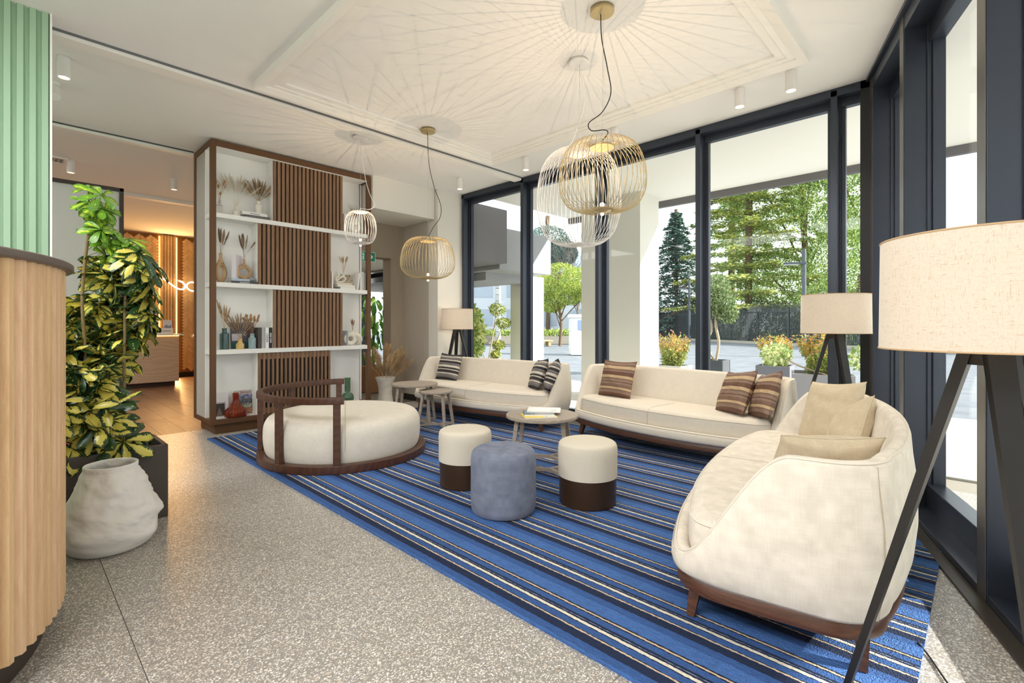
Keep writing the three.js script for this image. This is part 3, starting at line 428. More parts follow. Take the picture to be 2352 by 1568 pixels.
// ---------------------------------------------------------------- surface mounted spot lights
{
  const g1 = lathe([[0, -0.004], [0.043, -0.004], [0.045, -0.002], [0.045, -0.165], [0.042, -0.167], [0.036, -0.16], [0, -0.16]].reverse(), 32), g2 = cyl(0.036, 0.036, 0.003, 0, -0.166, 0, 32);
  const spots = [[-1.203, -4.744, 'white cylinder spot light above the corner lamp'], [-1.637, -4.76, 'white cylinder spot light second from the glass corner'], [-2.976, -4.74, 'white cylinder spot light behind the big pendants'], [-4.33, -4.75, 'white cylinder spot light just right of the ceiling track'], [-5.654, -4.73, 'white cylinder spot light above the left end of far sofa'], [-5.45, -0.33, 'white cylinder spot light close beside the green wall'], [-8.79, -0.6, 'white cylinder spot light above the top of the tall plant'], [-8.77, -1.755, 'white cylinder spot light left of the bookcase top']];
  for (const [x, z, label] of spots) {
    const t = thing('spot_light', label, 'spot light', [x, CH, z], 0, 'ceiling spot lights'); part(t, 'housing', g1, M.whiteMetal); part(t, 'lens', g2, M.glow, 'glowing lens');
    const l = new THREE.SpotLight(0xfff2e2, 5, 0, 0.95, 0.7); l.position.set(0, -0.2, 0); l.target.position.set(0, -2, 0); l.castShadow = true; l.shadow.radius = 3; l.name = 'spot_glow'; t.add(l, l.target);
  }
  const tilt = thing('tilted_spot_light', 'tilted white spot light half hidden by the green wall', 'spot light', [-6.08, CH, -0.3]); part(tilt, 'housing', merge(cyl(0.05, 0.05, 0.03, 0, -0.03, 0, 24), cyl(0.045, 0.045, 0.12, 0, -0.06, 0, 24).rotateZ(0.5).translate(0.02, -0.09, 0)), M.whiteMetal);
  // added fill panels, out of view behind the camera, brightening the interior
  for (const [x, z, w, d, I, label] of [[-1.2, 1.5, 3.0, 1.4, 15, 'added fill light panel above and behind the viewer'], [-4.6, 2.2, 3.0, 1.4, 15, 'added fill light panel over the lobby left of the viewer'], [-8.8, 1.6, 2.4, 1.2, 9, 'added fill light panel over the reception aisle']]) {
    const t = thing('added_fill_panel', label, 'fill light', [x, CH, z], 0, 'added fill panels'); part(t, 'frame', merge(bx(-w / 2 - 0.04, w / 2 + 0.04, -0.05, 0, -d / 2 - 0.04, -d / 2), bx(-w / 2 - 0.04, w / 2 + 0.04, -0.05, 0, d / 2, d / 2 + 0.04), bx(-w / 2 - 0.04, -w / 2, -0.05, 0, -d / 2, d / 2), bx(w / 2, w / 2 + 0.04, -0.05, 0, -d / 2, d / 2)), M.whiteMetal); part(t, 'diffuser', bx(-w / 2, w / 2, -0.03, -0.02, -d / 2, d / 2), std({ color: 0xffffff, emissive: 0xfff4e6, emissiveIntensity: 1.2 }));
    const l = new THREE.RectAreaLight(0xfafbff, I, w, d); l.position.set(0, -0.06, 0); l.rotation.x = -Math.PI / 2; l.name = 'fill_glow'; t.add(l);
  }
}

// ---------------------------------------------------------------- bookcase
{
  const t = thing('bookcase', 'tall bronze framed bookcase with white shelves and slatted centre', 'bookcase', [0, 0, 0]);
  const X0 = -6.49, XB = -7.236, Z0 = -1.658, Z1 = -3.732, y0 = 0.12, y1 = 3.475, p = 0.058, xn = -6.735;   // xn: back of the open niches
  part(t, 'plinth', rb(-7.16, -6.55, 0, y0 + 0.005, -3.68, -1.72, 0.003), M.bronze);
  for (const [x, z] of [[X0 - p, Z0 - p], [X0 - p, Z1], [XB, Z0 - p], [XB, Z1]]) part(t, 'post', rb(x, x + (x === XB ? 0.08 : p), y0, y1, z, z + p, 0.003), M.bronze);
  for (const y of [y0, y1 - 0.07]) for (const x of [X0 - p, XB]) part(t, 'rail', rb(x, x + p, y, y + (y === y0 ? 0.055 : 0.07), Z1 + p, Z0 - p, 0.003), M.bronze);
  for (const z of [Z0 - p, Z1]) for (const y of [y0, y1 - 0.07]) part(t, 'side_rail', rb(XB + 0.08, X0 - p, y, y + (y === y0 ? 0.055 : 0.07), z, z + p, 0.003), M.bronze);
  part(t, 'back_panel', bx(xn - 0.02, xn, y0 + 0.05, y1 - 0.06, Z1 + p, Z0 - 0.006), M.cabinet);
  part(t, 'side_panel', bx(XB + 0.08, xn - 0.02, y0 + 0.05, y1 - 0.065, Z0 - 0.03, Z0 - 0.012), std({ color: 0xb9b3aa, roughness: 0.8 }), 'grey side panel of the rear half');
  part(t, 'core_panel', bx(XB + 0.02, xn - 0.02, y0 + 0.05, y1 - 0.065, Z1 + 0.006, Z1 + 0.03), M.cabinet);
  const shelfY = [2.623, 1.804, 1.002];
  for (const y of shelfY) part(t, 'shelf', rb(xn, X0 - 0.004, y - 0.055, y, Z1 + 0.002, Z0 - 0.006, 0.003), M.cabinet);
  part(t, 'bottom_board', bx(xn, X0 - 0.01, y0 + 0.03, 0.174, Z1 + p, Z0 - 0.01), M.cabinet); part(t, 'top_board', bx(xn, X0 - 0.01, y1 - 0.075, y1 - 0.06, Z1 + p, Z0 - 0.01), M.cabinet);
  // slatted centre, stepping left and right from row to row
  const rows = [[2.623, y1 - 0.075, -2.357, -3.309, 0], [1.804, 2.568, -2.176, -3.136, 0], [1.002, 1.749, -2.357, -3.309, 0], [0.174, 0.947, -2.176, -3.136, 1]];
  rows.forEach(([a, b, za, zb, open], r) => {
    part(t, 'niche_side', bx(xn, X0 - 0.045, a, b, za - 0.012, za), M.cabinet); part(t, 'niche_side', bx(xn, X0 - 0.045, a, b, zb, zb + 0.012), M.cabinet);
    part(t, 'slat_backing', bx(X0 - 0.07, X0 - 0.046, a, b, zb + 0.012, za - 0.012), open ? M.black : std({ color: 0x3a2818, roughness: 0.8 }), 'dark backing behind the slats');
    const n = 18, pitch = (za - zb) / n, w = open ? 0.026 : 0.034, g = rb(X0 - 0.048, X0 - 0.02, a + 0.001, b - 0.001, -w / 2, w / 2, 0.002, 1); const uv = g.attributes.uv; for (let i = 0; i < uv.count; i++) { const u = uv.getX(i); uv.setXY(i, uv.getY(i), u * 4); }
    for (let k = 0; k < n; k++) part(t, 'slat', g, M.slat[(k * 5 + r) % 3]).position.z = za - pitch * (k + 0.5);
    if (open) { part(t, 'slat_rail', bx(X0 - 0.05, X0 - 0.03, 0.865, 0.94, zb + 0.01, za - 0.01), M.slat[1]); part(t, 'slat_rail', bx(X0 - 0.05, X0 - 0.03, 0.18, 0.25, zb + 0.01, za - 0.01), M.slat[1]); }
  });
  part(t, 'light_strip', tube([[X0 - 0.012, y1 - 0.082, -2.357], [X0 - 0.012, y1 - 0.082, -3.309]], 0.003, 4, 5), M.whiteMetal);
}
// ---- things on the shelves
const clay = (rgb, o = {}) => std({ roughness: 0.75, map: tex(128, 128, (i, j, u, v) => { const n = (vnoise(u * 12, v * 30, 12, 30, 4) - 0.5) * 16 + (hash(i, j, 3) - 0.5) * 8; return rgb.map((c) => clamp(c + n, 0, 255)); }), ...o });
const clayWhite = clay([232, 226, 214]), clayTan = clay([192, 160, 122]), clayIvory = clay([236, 230, 214], { roughness: 0.5 });
const bottle = (R, H, neckR, shoulder, bodyTop = 0.62) => lathe([[0, 0], [R * 0.94, 0], [R, R * 0.08], [R, H * bodyTop], ...[0.15, 0.35, 0.6, 0.85, 1].map((k) => [R + (neckR - R) * Math.sin(k * 1.57), H * bodyTop + (shoulder) * (1 - Math.cos(k * 1.57)) + shoulder * 0.15 * k]), [neckR, H * 0.97], [neckR * 1.12, H * 0.985], [neckR * 1.12, H], [neckR * 0.8, H], [neckR * 0.75, H * 0.8], [0, H * 0.78]], 36);
function hairs(len, wid, n, s, { dir = 0.6, thick = 0.0012, jitter = 0.3, droop = 0 } = {}) {   // fluffy seed head along +y, base at the origin
  seed = s; const pos = [], idx = []; let k = 0;
  const put = (a, b, c) => { pos.push(a.x, a.y, a.z, b.x, b.y, b.z, c.x, c.y, c.z); idx.push(k, k + 1, k + 2); k += 3; };
  for (let i = 0; i < n; i++) {
    const q = rnd(), a = rnd() * 6.283, w = wid * Math.pow(Math.sin(Math.min(1, 0.06 + q * 0.94) * Math.PI), 0.7) * rr(1 - jitter, 1 + jitter * 0.4), y = len * q * 0.92, b = V(0, y, 0), o = V(Math.cos(a), 0, Math.sin(a)), tip = V(o.x * w, y + w * (1 / dir) * 0.55 + len * 0.06 - droop * w, o.z * w), m = b.clone().lerp(tip, 0.55).addScaledVector(o, w * 0.12), sd = V(-o.z, 0, o.x).multiplyScalar(thick);
    const b1 = b.clone().add(sd), b2 = b.clone().sub(sd), m1 = m.clone().addScaledVector(sd, 0.8), m2 = m.clone().addScaledVector(sd, -0.8); put(b1, b2, m1); put(b2, m2, m1); put(m1, m2, tip);
  }
  const g = new THREE.BufferGeometry(); g.setAttribute('position', new THREE.Float32BufferAttribute(pos, 3)); g.setIndex(idx); g.computeVertexNormals(); return plain(g);
}
// one dried stem leaning by (ax, az), its head built along it
function stemGeo(h, head, headLen, ax, az, r = 0.0012) {
  const top = V(Math.sin(ax) * h, Math.cos(Math.hypot(ax, az)) * h, Math.sin(az) * h), c = [V(0, 0, 0), V(top.x * 0.3, top.y * 0.42, top.z * 0.3), top.clone()], st = plain(tube(c, r, 10, 5)); const parts = [st];
  if (head) { const q = new THREE.Quaternion().setFromUnitVectors(V(0, 1, 0), top.clone().sub(c[1]).normalize()); const g = head.clone().applyQuaternion(q); const at = top.clone().addScaledVector(top.clone().sub(c[1]).normalize(), -headLen * 0.25); parts.push(plain(g.translate(at.x, at.y, at.z))); }
  return merge(parts);
}
const straw = (c) => std({ color: c, roughness: 0.95, side: THREE.DoubleSide });
const DRY = { cream: straw(0xe8dcc4), tan: straw(0xb89c78), brown: straw(0x8d6f55), wheat: straw(0xd9b884), plum: straw(0x7d5a4c), pampas: straw(0xd8bd94), rust: straw(0xb0835a) };
function bouquet(label, [x, y, z], list) { const t = thing('dried_bouquet', label, 'dried flowers', [x, y, z]); for (const [mat, h, head, hl, ax, az] of list) part(t, 'stem', stemGeo(h, head, hl, ax, az), DRY[mat]); return t; }
const HEAD = { fuzz: hairs(0.2, 0.017, 200, 11, { thick: 0.0016 }), soft: hairs(0.21, 0.022, 280, 12, { thick: 0.0015, dir: 1 }), spike: hairs(0.19, 0.018, 260, 13, { thick: 0.002 }), wheat: hairs(0.09, 0.013, 60, 14, { thick: 0.0014 }), bunny: new THREE.SphereGeometry(0.0125, 10, 8).scale(1, 1.9, 1).translate(0, 0.012, 0), quill: new THREE.ConeGeometry(0.014, 0.18, 8).translate(0, 0.09, 0).scale(1, 1, 0.25) };
const fan = (mat, n, h, head, hl, spread, s, depth = 0.35) => { seed = s; return Array.from({ length: n }, (_, k) => [mat, h * rr(0.85, 1.05), HEAD[head], hl, (rnd() - 0.5) * depth * spread, ((k + 0.5) / n * 2 - 1) * spread + rr(-0.04, 0.04)]); };
const S1 = 2.623, S2 = 1.804, S3 = 1.002, S4 = 0.174, SX = -6.6;
// row 1, left
one('bottle_vase', 'clear ribbed bottle half hidden behind the left bookcase post', 'vase', bottle(0.04, 0.17, 0.018, 0.03), phy({ color: 0xf4f1ea, transmission: 0.75, roughness: 0.2, thickness: 0.01 }), [SX, S1, -1.775]);
bouquet('bunny tail grasses in the bottle behind the post', [SX, S1 + 0.13, -1.775], [['rust', 0.2, HEAD.bunny, 0.02, 0, 0.05], ['rust', 0.24, HEAD.bunny, 0.02, 0.1, -0.16], ['rust', 0.27, HEAD.bunny, 0.02, 0, -0.2], ['rust', 0.25, HEAD.bunny, 0.02, -0.1, 0.12], ['rust', 0.22, HEAD.bunny, 0.02, 0.05, -0.28], ['rust', 0.12, HEAD.bunny, 0.02, 0, -0.1]]);
one('bottle_vase', 'short white stoneware vase holding cream grasses', 'vase', bottle(0.046, 0.135, 0.02, 0.035, 0.5), clayWhite, [SX, S1, -1.963]);
bouquet('fan of cream feathery grasses on the top shelf', [SX, S1 + 0.11, -1.963], fan('cream', 15, 0.27, 'soft', 0.2, 0.72, 5));
one('bottle_vase', 'taller white stoneware vase standing on two books', 'vase', bottle(0.043, 0.165, 0.021, 0.03, 0.66), clayWhite, [SX, S1 + 0.075, -2.218]);
bouquet('brown wispy grasses in the vase on the books', [SX, S1 + 0.21, -2.218], [...fan('tan', 16, 0.17, 'fuzz', 0.2, 0.8, 6), ...fan('brown', 6, 0.16, 'fuzz', 0.2, 0.3, 8)]);
// books
function book(label, w, h, th, color, [x, y, z], turn, { lying = false, text, textColor = '#ffffff', font = 'bold 40px sans-serif', cover, tilt = 0, pages = 0xf0ece2, group } = {}) {
  // local frame: spine faces +x, height along y, thickness along z
  const t = thing('book', label, 'book', [x, y, z], turn, group), inner = new THREE.Group();
  const shell = std({ color, roughness: 0.55 }), G = [[
    'cover_board', rb(-w, 0, 0, h, -th / 2, -th / 2 + 0.003, 0.001)], ['cover_board', rb(-w, 0, 0, h, th / 2 - 0.003, th / 2, 0.001)], ['spine', rb(-0.003, 0.001, 0, h, -th / 2, th / 2, 0.001)], ['pages', bx(-w + 0.004, -0.002, 0.003, h - 0.003, -th / 2 + 0.003, th / 2 - 0.003)]];
  const fix = (g) => { if (lying) { g.rotateX(Math.PI / 2); g.translate(0, th / 2, -h / 2); } else if (tilt) g.rotateX(tilt); return g; };
  for (const [n, g] of G) part(t, n, fix(g), n === 'pages' ? std({ color: pages, roughness: 0.9 }) : shell);
  if (text) { const m = drawn(512, 64, (c, W, H) => { c.fillStyle = '#' + new THREE.Color(color).getHexString(); c.fillRect(0, 0, W, H); c.fillStyle = textColor; c.font = font; c.textAlign = 'center'; c.textBaseline = 'middle'; c.fillText(text, W / 2, H / 2 + 2); }); const g = new THREE.PlaneGeometry(h * 0.98, th * 0.92); g.rotateZ(-Math.PI / 2); g.rotateY(Math.PI / 2); g.translate(0.0016, h / 2, 0); part(t, 'spine_title', fix(g), std({ map: m, roughness: 0.55 })); }
  if (cover) { const g = new THREE.PlaneGeometry(w * 0.98, h * 0.98); g.translate(-w / 2, h / 2, th / 2 + 0.0006); part(t, 'cover_print', fix(g), std({ map: cover, roughness: 0.45 })); }
  return t;
}
book('dark grey book with white capitals under the top shelf vase', 0.19, 0.26, 0.032, 0x3a393c, [-6.51, S1, -2.19], 0, { lying: true, text: 'ARCHITECTURE IN THE TWENTIETH CENTURY', font: '24px sans-serif' });
book('white book with black serif title under the top shelf vase', 0.19, 0.29, 0.04, 0xe9e7e4, [-6.515, S1 + 0.033, -2.15], 0.03, { lying: true, text: 'Persiana', textColor: '#333333', font: 'bold 44px serif' });
// row 2, left
function ringVase(label, R, x, y, z, mat, turn = 0, squash = 1) {
  const t = thing('ring_vase', label, 'vase', [x, y, z], turn); const tor = new THREE.TorusGeometry(R * 0.77, R * 0.22, 20, 56).scale(1, 0.92 * squash, 1.05).rotateY(Math.PI / 2).translate(0, R * 0.93 * squash, 0);
  part(t, 'body', tor, mat); part(t, 'neck', lathe(smoothPts([[R * 0.34, R * 1.72 * squash], [R * 0.24, R * 1.95 * squash], [R * 0.15, R * 2.2 * squash], [R * 0.15, R * 2.6 * squash], [R * 0.11, R * 2.62 * squash]], 20), 24), mat); part(t, 'foot', cyl(R * 0.5, R * 0.42, R * 0.09, 0, 0, 0, 28), mat); return t;
}
ringVase('tan ring vase half hidden by the left bookcase post', 0.115, SX, S2, -1.79, clayTan, 0.8, 1.2);
bouquet('brown and sand grass plumes in the hidden ring vase', [SX, S2 + 0.33, -1.79], [['brown', 0.2, HEAD.spike, 0.2, 0, 0.06], ['brown', 0.19, HEAD.spike, 0.2, 0.1, 0.02], ['tan', 0.19, HEAD.spike, 0.2, 0, -0.12], ['tan', 0.17, HEAD.spike, 0.2, -0.1, -0.16], ['plum', 0.17, HEAD.fuzz, 0.2, 0.1, -0.26]]);
const figure = drawn(192, 256, (c, w, h) => { c.fillStyle = '#efeef0'; c.fillRect(0, 0, w, h); c.fillStyle = '#3d3b3d'; c.fillRect(70, 40, 7, 90); c.beginPath(); c.ellipse(73, 34, 8, 14, 0, 0, 6.3); c.fill(); c.beginPath(); c.ellipse(100, 150, 26, 34, 0.3, 0, 6.3); c.fill(); c.fillRect(74, 180, 5, 60); c.fillRect(96, 180, 4, 62); c.fillStyle = '#8d8b8d'; c.fillRect(84, 96, 76, 3); });
book('white book with a dark figure standing on the second shelf', 0.2, 0.29, 0.05, 0xe6dfe6, [-6.54, S2 + 0.06, -1.915], -0.62, { cover: figure });
book('dark book with white serif title at the pile bottom', 0.17, 0.3, 0.028, 0x4a4a50, [-6.515, S2, -2.03], 0, { lying: true, text: 'Vermeer', font: 'bold 44px serif' });
book('pale blue book under the standing white book', 0.17, 0.2, 0.03, 0xb5c3d0, [-6.52, S2 + 0.029, -1.99], 0.02, { lying: true });
ringVase('tan ring vase standing on the pile of books', 0.095, SX, S2 + 0.06, -2.05, clayTan, 0.12);
bouquet('plum and sand plumes in the tan ring vase', [SX, S2 + 0.31, -2.05], [['plum', 0.17, HEAD.spike, 0.2, 0, 0.18], ['brown', 0.18, HEAD.spike, 0.2, 0.08, 0.1], ['plum', 0.19, HEAD.spike, 0.2, -0.05, 0.02], ['tan', 0.17, HEAD.fuzz, 0.2, 0, -0.12], ['tan', 0.14, HEAD.spike, 0.2, 0.1, 0.1], ['brown', 0.2, HEAD.fuzz, 0.2, 0, -0.5]]);
one('crystal_cluster', 'small clear crystal cluster beside the book pile', 'crystal', merge(...[[0, 0], [0.022, 0.02], [-0.02, 0.018], [0.01, -0.024], [-0.012, -0.02]].map(([a, b], k) => plain(new THREE.OctahedronGeometry(0.024 + (k % 2) * 0.006).rotateZ(k).rotateX(k * 0.7).translate(a, 0.026 + (k % 3) * 0.006, b)))), phy({ color: 0xe8f0f4, transmission: 0.7, roughness: 0.08, thickness: 0.02, ior: 1.5 }), [-6.56, S2 + 0.03, -2.13]);
// row 3, left
const glaze = (rgb) => phy({ roughness: 0.25, clearcoat: 0.6, clearcoatRoughness: 0.15, map: tex(128, 128, (i, j, u, v) => { const n = (vnoise(u * 20, v * 9, 20, 9, 5) - 0.5) * 26; return rgb.map((c) => clamp(c + n, 0, 255)); }) });
one('bottle_vase', 'dark teal glazed bottle on the third shelf', 'vase', bottle(0.05, 0.255, 0.026, 0.03, 0.74), glaze([58, 86, 86]), [SX, S3, -1.83]);
bouquet('golden feather grass in the dark teal bottle', [SX, S3 + 0.22, -1.83], [['wheat', 0.2, HEAD.soft, 0.2, 0, 0.14], ['wheat', 0.17, HEAD.soft, 0.2, 0.08, 0.02], ['wheat', 0.16, HEAD.soft, 0.2, -0.06, -0.1], ['wheat', 0.15, HEAD.soft, 0.2, 0, -0.2], ['wheat', 0.25, HEAD.fuzz, 0.2, 0, 0.2]]);
one('bottle_vase', 'short yellow glazed bottle on the third shelf', 'vase', bottle(0.047, 0.13, 0.025, 0.03, 0.5), glaze([214, 178, 108]), [-6.575, S3, -1.997]);
bouquet('wispy brown grasses spreading from the yellow bottle', [-6.575, S3 + 0.1, -1.997], fan('tan', 12, 0.2, 'fuzz', 0.2, 0.62, 21));
one('bottle_vase', 'pale blue glazed bottle on the third shelf', 'vase', bottle(0.046, 0.19, 0.026, 0.03, 0.68), glaze([140, 164, 168]), [-6.575, S3, -2.136]);
bouquet('bunny tail grasses in the pale blue bottle', [-6.575, S3 + 0.16, -2.136], Array.from({ length: 11 }, (_, k) => ['rust', 0.2 + (k % 3) * 0.025, HEAD.bunny, 0.02, ((k * 7) % 5 - 2) * 0.1, (k / 10 - 0.5) * 0.75]));
const shopfront = drawn(256, 256, (c, w, h) => { c.fillStyle = '#5c5a66'; c.fillRect(0, 0, w, h); c.fillStyle = '#8d8796'; c.fillRect(0, 0, w, 18); c.fillStyle = '#3d3f4a'; c.fillRect(30, 40, 60, 60); c.fillStyle = '#c9c6cc'; c.fillRect(8, 110, 110, 70); c.fillStyle = '#2f5f5c'; c.fillRect(0, 196, w, 60); c.fillStyle = '#6f4b42'; c.fillRect(170, 60, 60, 90); c.fillStyle = '#f2efe9'; for (const [x, y, s] of [[150, 90, 10], [166, 108, 8], [140, 112, 12], [156, 126, 9]]) c.fillRect(x, y, s, s); });
{ const m = one('art_print', 'dark print of a shop front leaning behind the bottles', 'print', rb(-0.006, 0.006, 0, 0.325, -0.135, 0.135, 0.001), std({ color: 0x3c3d42, roughness: 0.5 }), [-6.675, S3, -2.06]); m.rotation.z = 0.1; part(m, 'picture', new THREE.PlaneGeometry(0.262, 0.315).rotateY(Math.PI / 2).translate(0.0066, 0.1625, 0), std({ map: shopfront, roughness: 0.5 })); }
for (const [label, th, col, z, text, tc] of [['dark brown upright book at the left of the city books', 0.042, 0x4a4440, -2.219, null], ['pale grey upright book between brown and white ones', 0.042, 0xb4b4b4, -2.263, null], ['white upright book with large black capitals', 0.044, 0xf0efee, -2.308, 'LONDON', '#2e2e30'], ['black upright book with large white capitals', 0.042, 0x2b2b2d, -2.3535 + 0.002, 'NEW YORK', '#f4f4f4']]) book(label, 0.17, 0.262, th - 0.003, col, [-6.53, S3, z + 0.012], 0, { text, textColor: tc, font: 'bold 50px sans-serif' });
// row 4, left
one('decanter', 'amber red glass decanter with wide foot on the bottom shelf', 'decanter', lathe(smoothPts([[0, 0.002], [0.115, 0.002], [0.122, 0.02], [0.122, 0.075], [0.1, 0.1], [0.06, 0.145], [0.037, 0.2], [0.034, 0.29], [0.031, 0.29], [0.033, 0.2], [0.055, 0.14], [0.095, 0.09], [0.114, 0.07], [0.114, 0.012], [0, 0.01]], 90), 56), phy({ color: 0xe06a3c, transmission: 0.85, roughness: 0.05, thickness: 0.006, ior: 1.45, attenuationColor: new THREE.Color(0xc8482a), attenuationDistance: 0.02 }), [-6.6, S4, -1.955]);
const landscape = drawn(256, 320, (c, w, h) => { seed = 71; const band = (y0, y1, cols, n) => { for (let i = 0; i < n; i++) { c.fillStyle = cols[Math.floor(rnd() * cols.length)]; c.beginPath(); c.ellipse(rnd() * w, rr(y0, y1), rr(6, 20), rr(3, 8), rr(-0.6, 0.6), 0, 6.3); c.fill(); } }; c.fillStyle = '#b9b6b4'; c.fillRect(0, 0, w, h); band(0, 70, ['#b8b4b6', '#c8c2b8', '#a9a8b4'], 160); band(60, 170, ['#6c6a92', '#57587e', '#8482a8', '#4c4f72'], 260); band(120, 200, ['#4a4e46', '#5b5f57', '#3f4440'], 120); band(190, 240, ['#8f9a8a', '#6c7d6c', '#b5b9a4'], 120); band(235, 320, ['#b5523a', '#6c7a48', '#c97a4c', '#8d4034'], 190); c.fillStyle = '#9c4a3e'; c.font = 'bold 46px serif'; c.textAlign = 'right'; c.fillText('Monet', w - 18, 44); });
{ const m = one('book', 'art book with purple mountain cover on the bottom shelf', 'book', rb(-0.014, 0.014, 0, 0.31, -0.115, 0.115, 0.002), std({ color: 0xefece6, roughness: 0.6 }), [-6.665, S4, -2.06]); m.rotation.z = 0.12; part(m, 'cover_print', new THREE.PlaneGeometry(0.215, 0.3).rotateY(Math.PI / 2).translate(0.0148, 0.155, 0), std({ map: landscape, roughness: 0.45 })); }
const whiteCover = drawn(192, 256, (c, w, h) => { c.fillStyle = '#eceaea'; c.fillRect(0, 0, w, h); c.fillStyle = '#bcb2b4'; c.fillRect(30, 100, 132, 150); c.fillStyle = '#3b3735'; c.fillRect(42, 114, 108, 130); c.fillStyle = '#7a6a5c'; c.beginPath(); c.moveTo(60, 240); c.lineTo(90, 150); c.lineTo(130, 240); c.fill(); });
{ const m = one('book', 'white covered book upright behind the left bookcase post', 'book', rb(-0.012, 0.012, 0, 0.3, -0.1, 0.1, 0.002), std({ color: 0xeceaea, roughness: 0.6 }), [-6.67, S4, -1.8]); m.rotation.z = 0.1; part(m, 'cover_print', new THREE.PlaneGeometry(0.19, 0.29).rotateY(Math.PI / 2).translate(0.0126, 0.15, 0), std({ map: whiteCover, roughness: 0.5 })); }
// right niches
function discVase(label, x, y, z) { const t = thing('ring_vase', label, 'vase', [x, y, z], 0.3); part(t, 'body', new THREE.TorusGeometry(0.062, 0.036, 18, 44).rotateY(Math.PI / 2).translate(0.03, 0.098, 0.05), clayIvory); part(t, 'back_ring', new THREE.TorusGeometry(0.075, 0.034, 18, 44).rotateY(Math.PI / 2).translate(-0.03, 0.109, -0.05), clayIvory); part(t, 'neck', cyl(0.02, 0.022, 0.05, 0.0, 0.175, -0.01, 20), clayIvory); return t; }
discVase('white double ring vase on the top shelf behind the pendant', SX, S1, -3.55);
bouquet('brown quill leaves in the white double ring vase', [SX, S1 + 0.2, -3.55], [...fan('brown', 5, 0.12, 'quill', 0.18, 0.6, 31), ...fan('plum', 4, 0.13, 'quill', 0.18, 0.5, 33)]);
book('white book at the left of the right top shelf', 0.18, 0.26, 0.03, 0xe8e6e2, [-6.53, S1, -3.35], 0, {});
book('thin white book standing next to the second row slats', 0.18, 0.24, 0.022, 0xf2f0ec, [-6.53, S2, -3.16], 0, {});
book('white book at the bottom of the right hand pile', 0.17, 0.23, 0.03, 0xf1efea, [-6.515, S2, -3.385], 0, { lying: true });
book('white middle book of the right hand pile', 0.17, 0.26, 0.03, 0xeeeae4, [-6.515, S2 + 0.031, -3.36], 0.02, { lying: true });
book('cream top book of the right hand pile', 0.165, 0.23, 0.026, 0xe3d9c4, [-6.52, S2 + 0.062, -3.33], -0.02, { lying: true });
{
  const t = thing('heart_vase', 'small cream knot shaped vase on the right hand pile', 'vase', [SX, S2 + 0.089, -3.32]);
  part(t, 'body', tube([[0, 0.02, 0.0], [0, 0.012, 0.05], [0, 0.06, 0.072], [0, 0.11, 0.03], [0, 0.14, 0.045], [0, 0.165, 0.035]], 0.014, 40, 10), clayIvory); part(t, 'arm', tube([[0, 0.03, 0.06], [0, 0.085, 0.0], [0, 0.1, -0.03], [0, 0.07, -0.07], [0, 0.02, -0.02], [0, 0.016, 0.03]], 0.013, 40, 10), clayIvory); part(t, 'neck', cyl(0.014, 0.013, 0.05, 0, 0.1, -0.04, 16), clayIvory);
}
bouquet('bundle of wheat ears in the knot shaped vase', [SX, S2 + 0.22, -3.36], fan('wheat', 13, 0.2, 'wheat', 0.09, 0.26, 41, 1));
book('leaning white book beside the right hand pile', 0.17, 0.25, 0.022, 0xf0eeea, [-6.53, S2, -3.54], 0, { tilt: -0.14 });
{ const m = one('book', 'floral covered book leaning behind the right hand pile', 'book', rb(-0.01, 0.01, 0, 0.23, -0.09, 0.09, 0.002), std({ color: 0xcabfae, roughness: 0.6 }), [-6.685, S2, -3.46]); m.rotation.z = 0.12; part(m, 'cover_print', new THREE.PlaneGeometry(0.17, 0.22).rotateY(Math.PI / 2).translate(0.0106, 0.115, 0), std({ roughness: 0.5, map: drawn(128, 160, (c, w, h) => { seed = 81; c.fillStyle = '#cdc4b4'; c.fillRect(0, 0, w, h); for (let i = 0; i < 140; i++) { c.fillStyle = ['#8a7a66', '#a5705c', '#6c6250', '#e2dacb', '#b79a80'][Math.floor(rnd() * 5)]; c.beginPath(); c.ellipse(rnd() * w, rnd() * h, rr(2, 9), rr(2, 6), rnd() * 3, 0, 6.3); c.fill(); } }) })); }
book('white upright book third from the right post', 0.17, 0.265, 0.026, 0xebe8e2, [-6.53, S2, -3.594], 0, {});
book('pale grey upright book second from the right post', 0.17, 0.27, 0.03, 0xc9c7c4, [-6.53, S2, -3.624], 0, {});
book('grey upright book touching the right post', 0.17, 0.26, 0.028, 0xa9a8a8, [-6.53, S2, -3.655], 0, {});
{
  const t = thing('ring_vase', 'white interlocked ring vase on the third shelf', 'vase', [SX, S3, -3.51], -0.25);
  part(t, 'body', new THREE.TorusGeometry(0.063, 0.031, 18, 48).rotateY(Math.PI / 2).translate(0.02, 0.094, 0.045), clayIvory); part(t, 'second_ring', new THREE.TorusGeometry(0.07, 0.028, 18, 48).rotateX(0.5).rotateY(0.9).translate(-0.01, 0.098, -0.04), clayIvory); part(t, 'neck', cyl(0.022, 0.02, 0.05, 0.01, 0.16, 0.02, 20), clayIvory);
}
bouquet('bundle of dry brown pods in the interlocked ring vase', [SX, S3 + 0.19, -3.5], fan('rust', 8, 0.13, 'wheat', 0.09, 0.2, 51, 1));
book('thin blue grey book behind the interlocked ring vase', 0.15, 0.21, 0.016, 0xa9b4ba, [-6.56, S3, -3.4], 0, {});
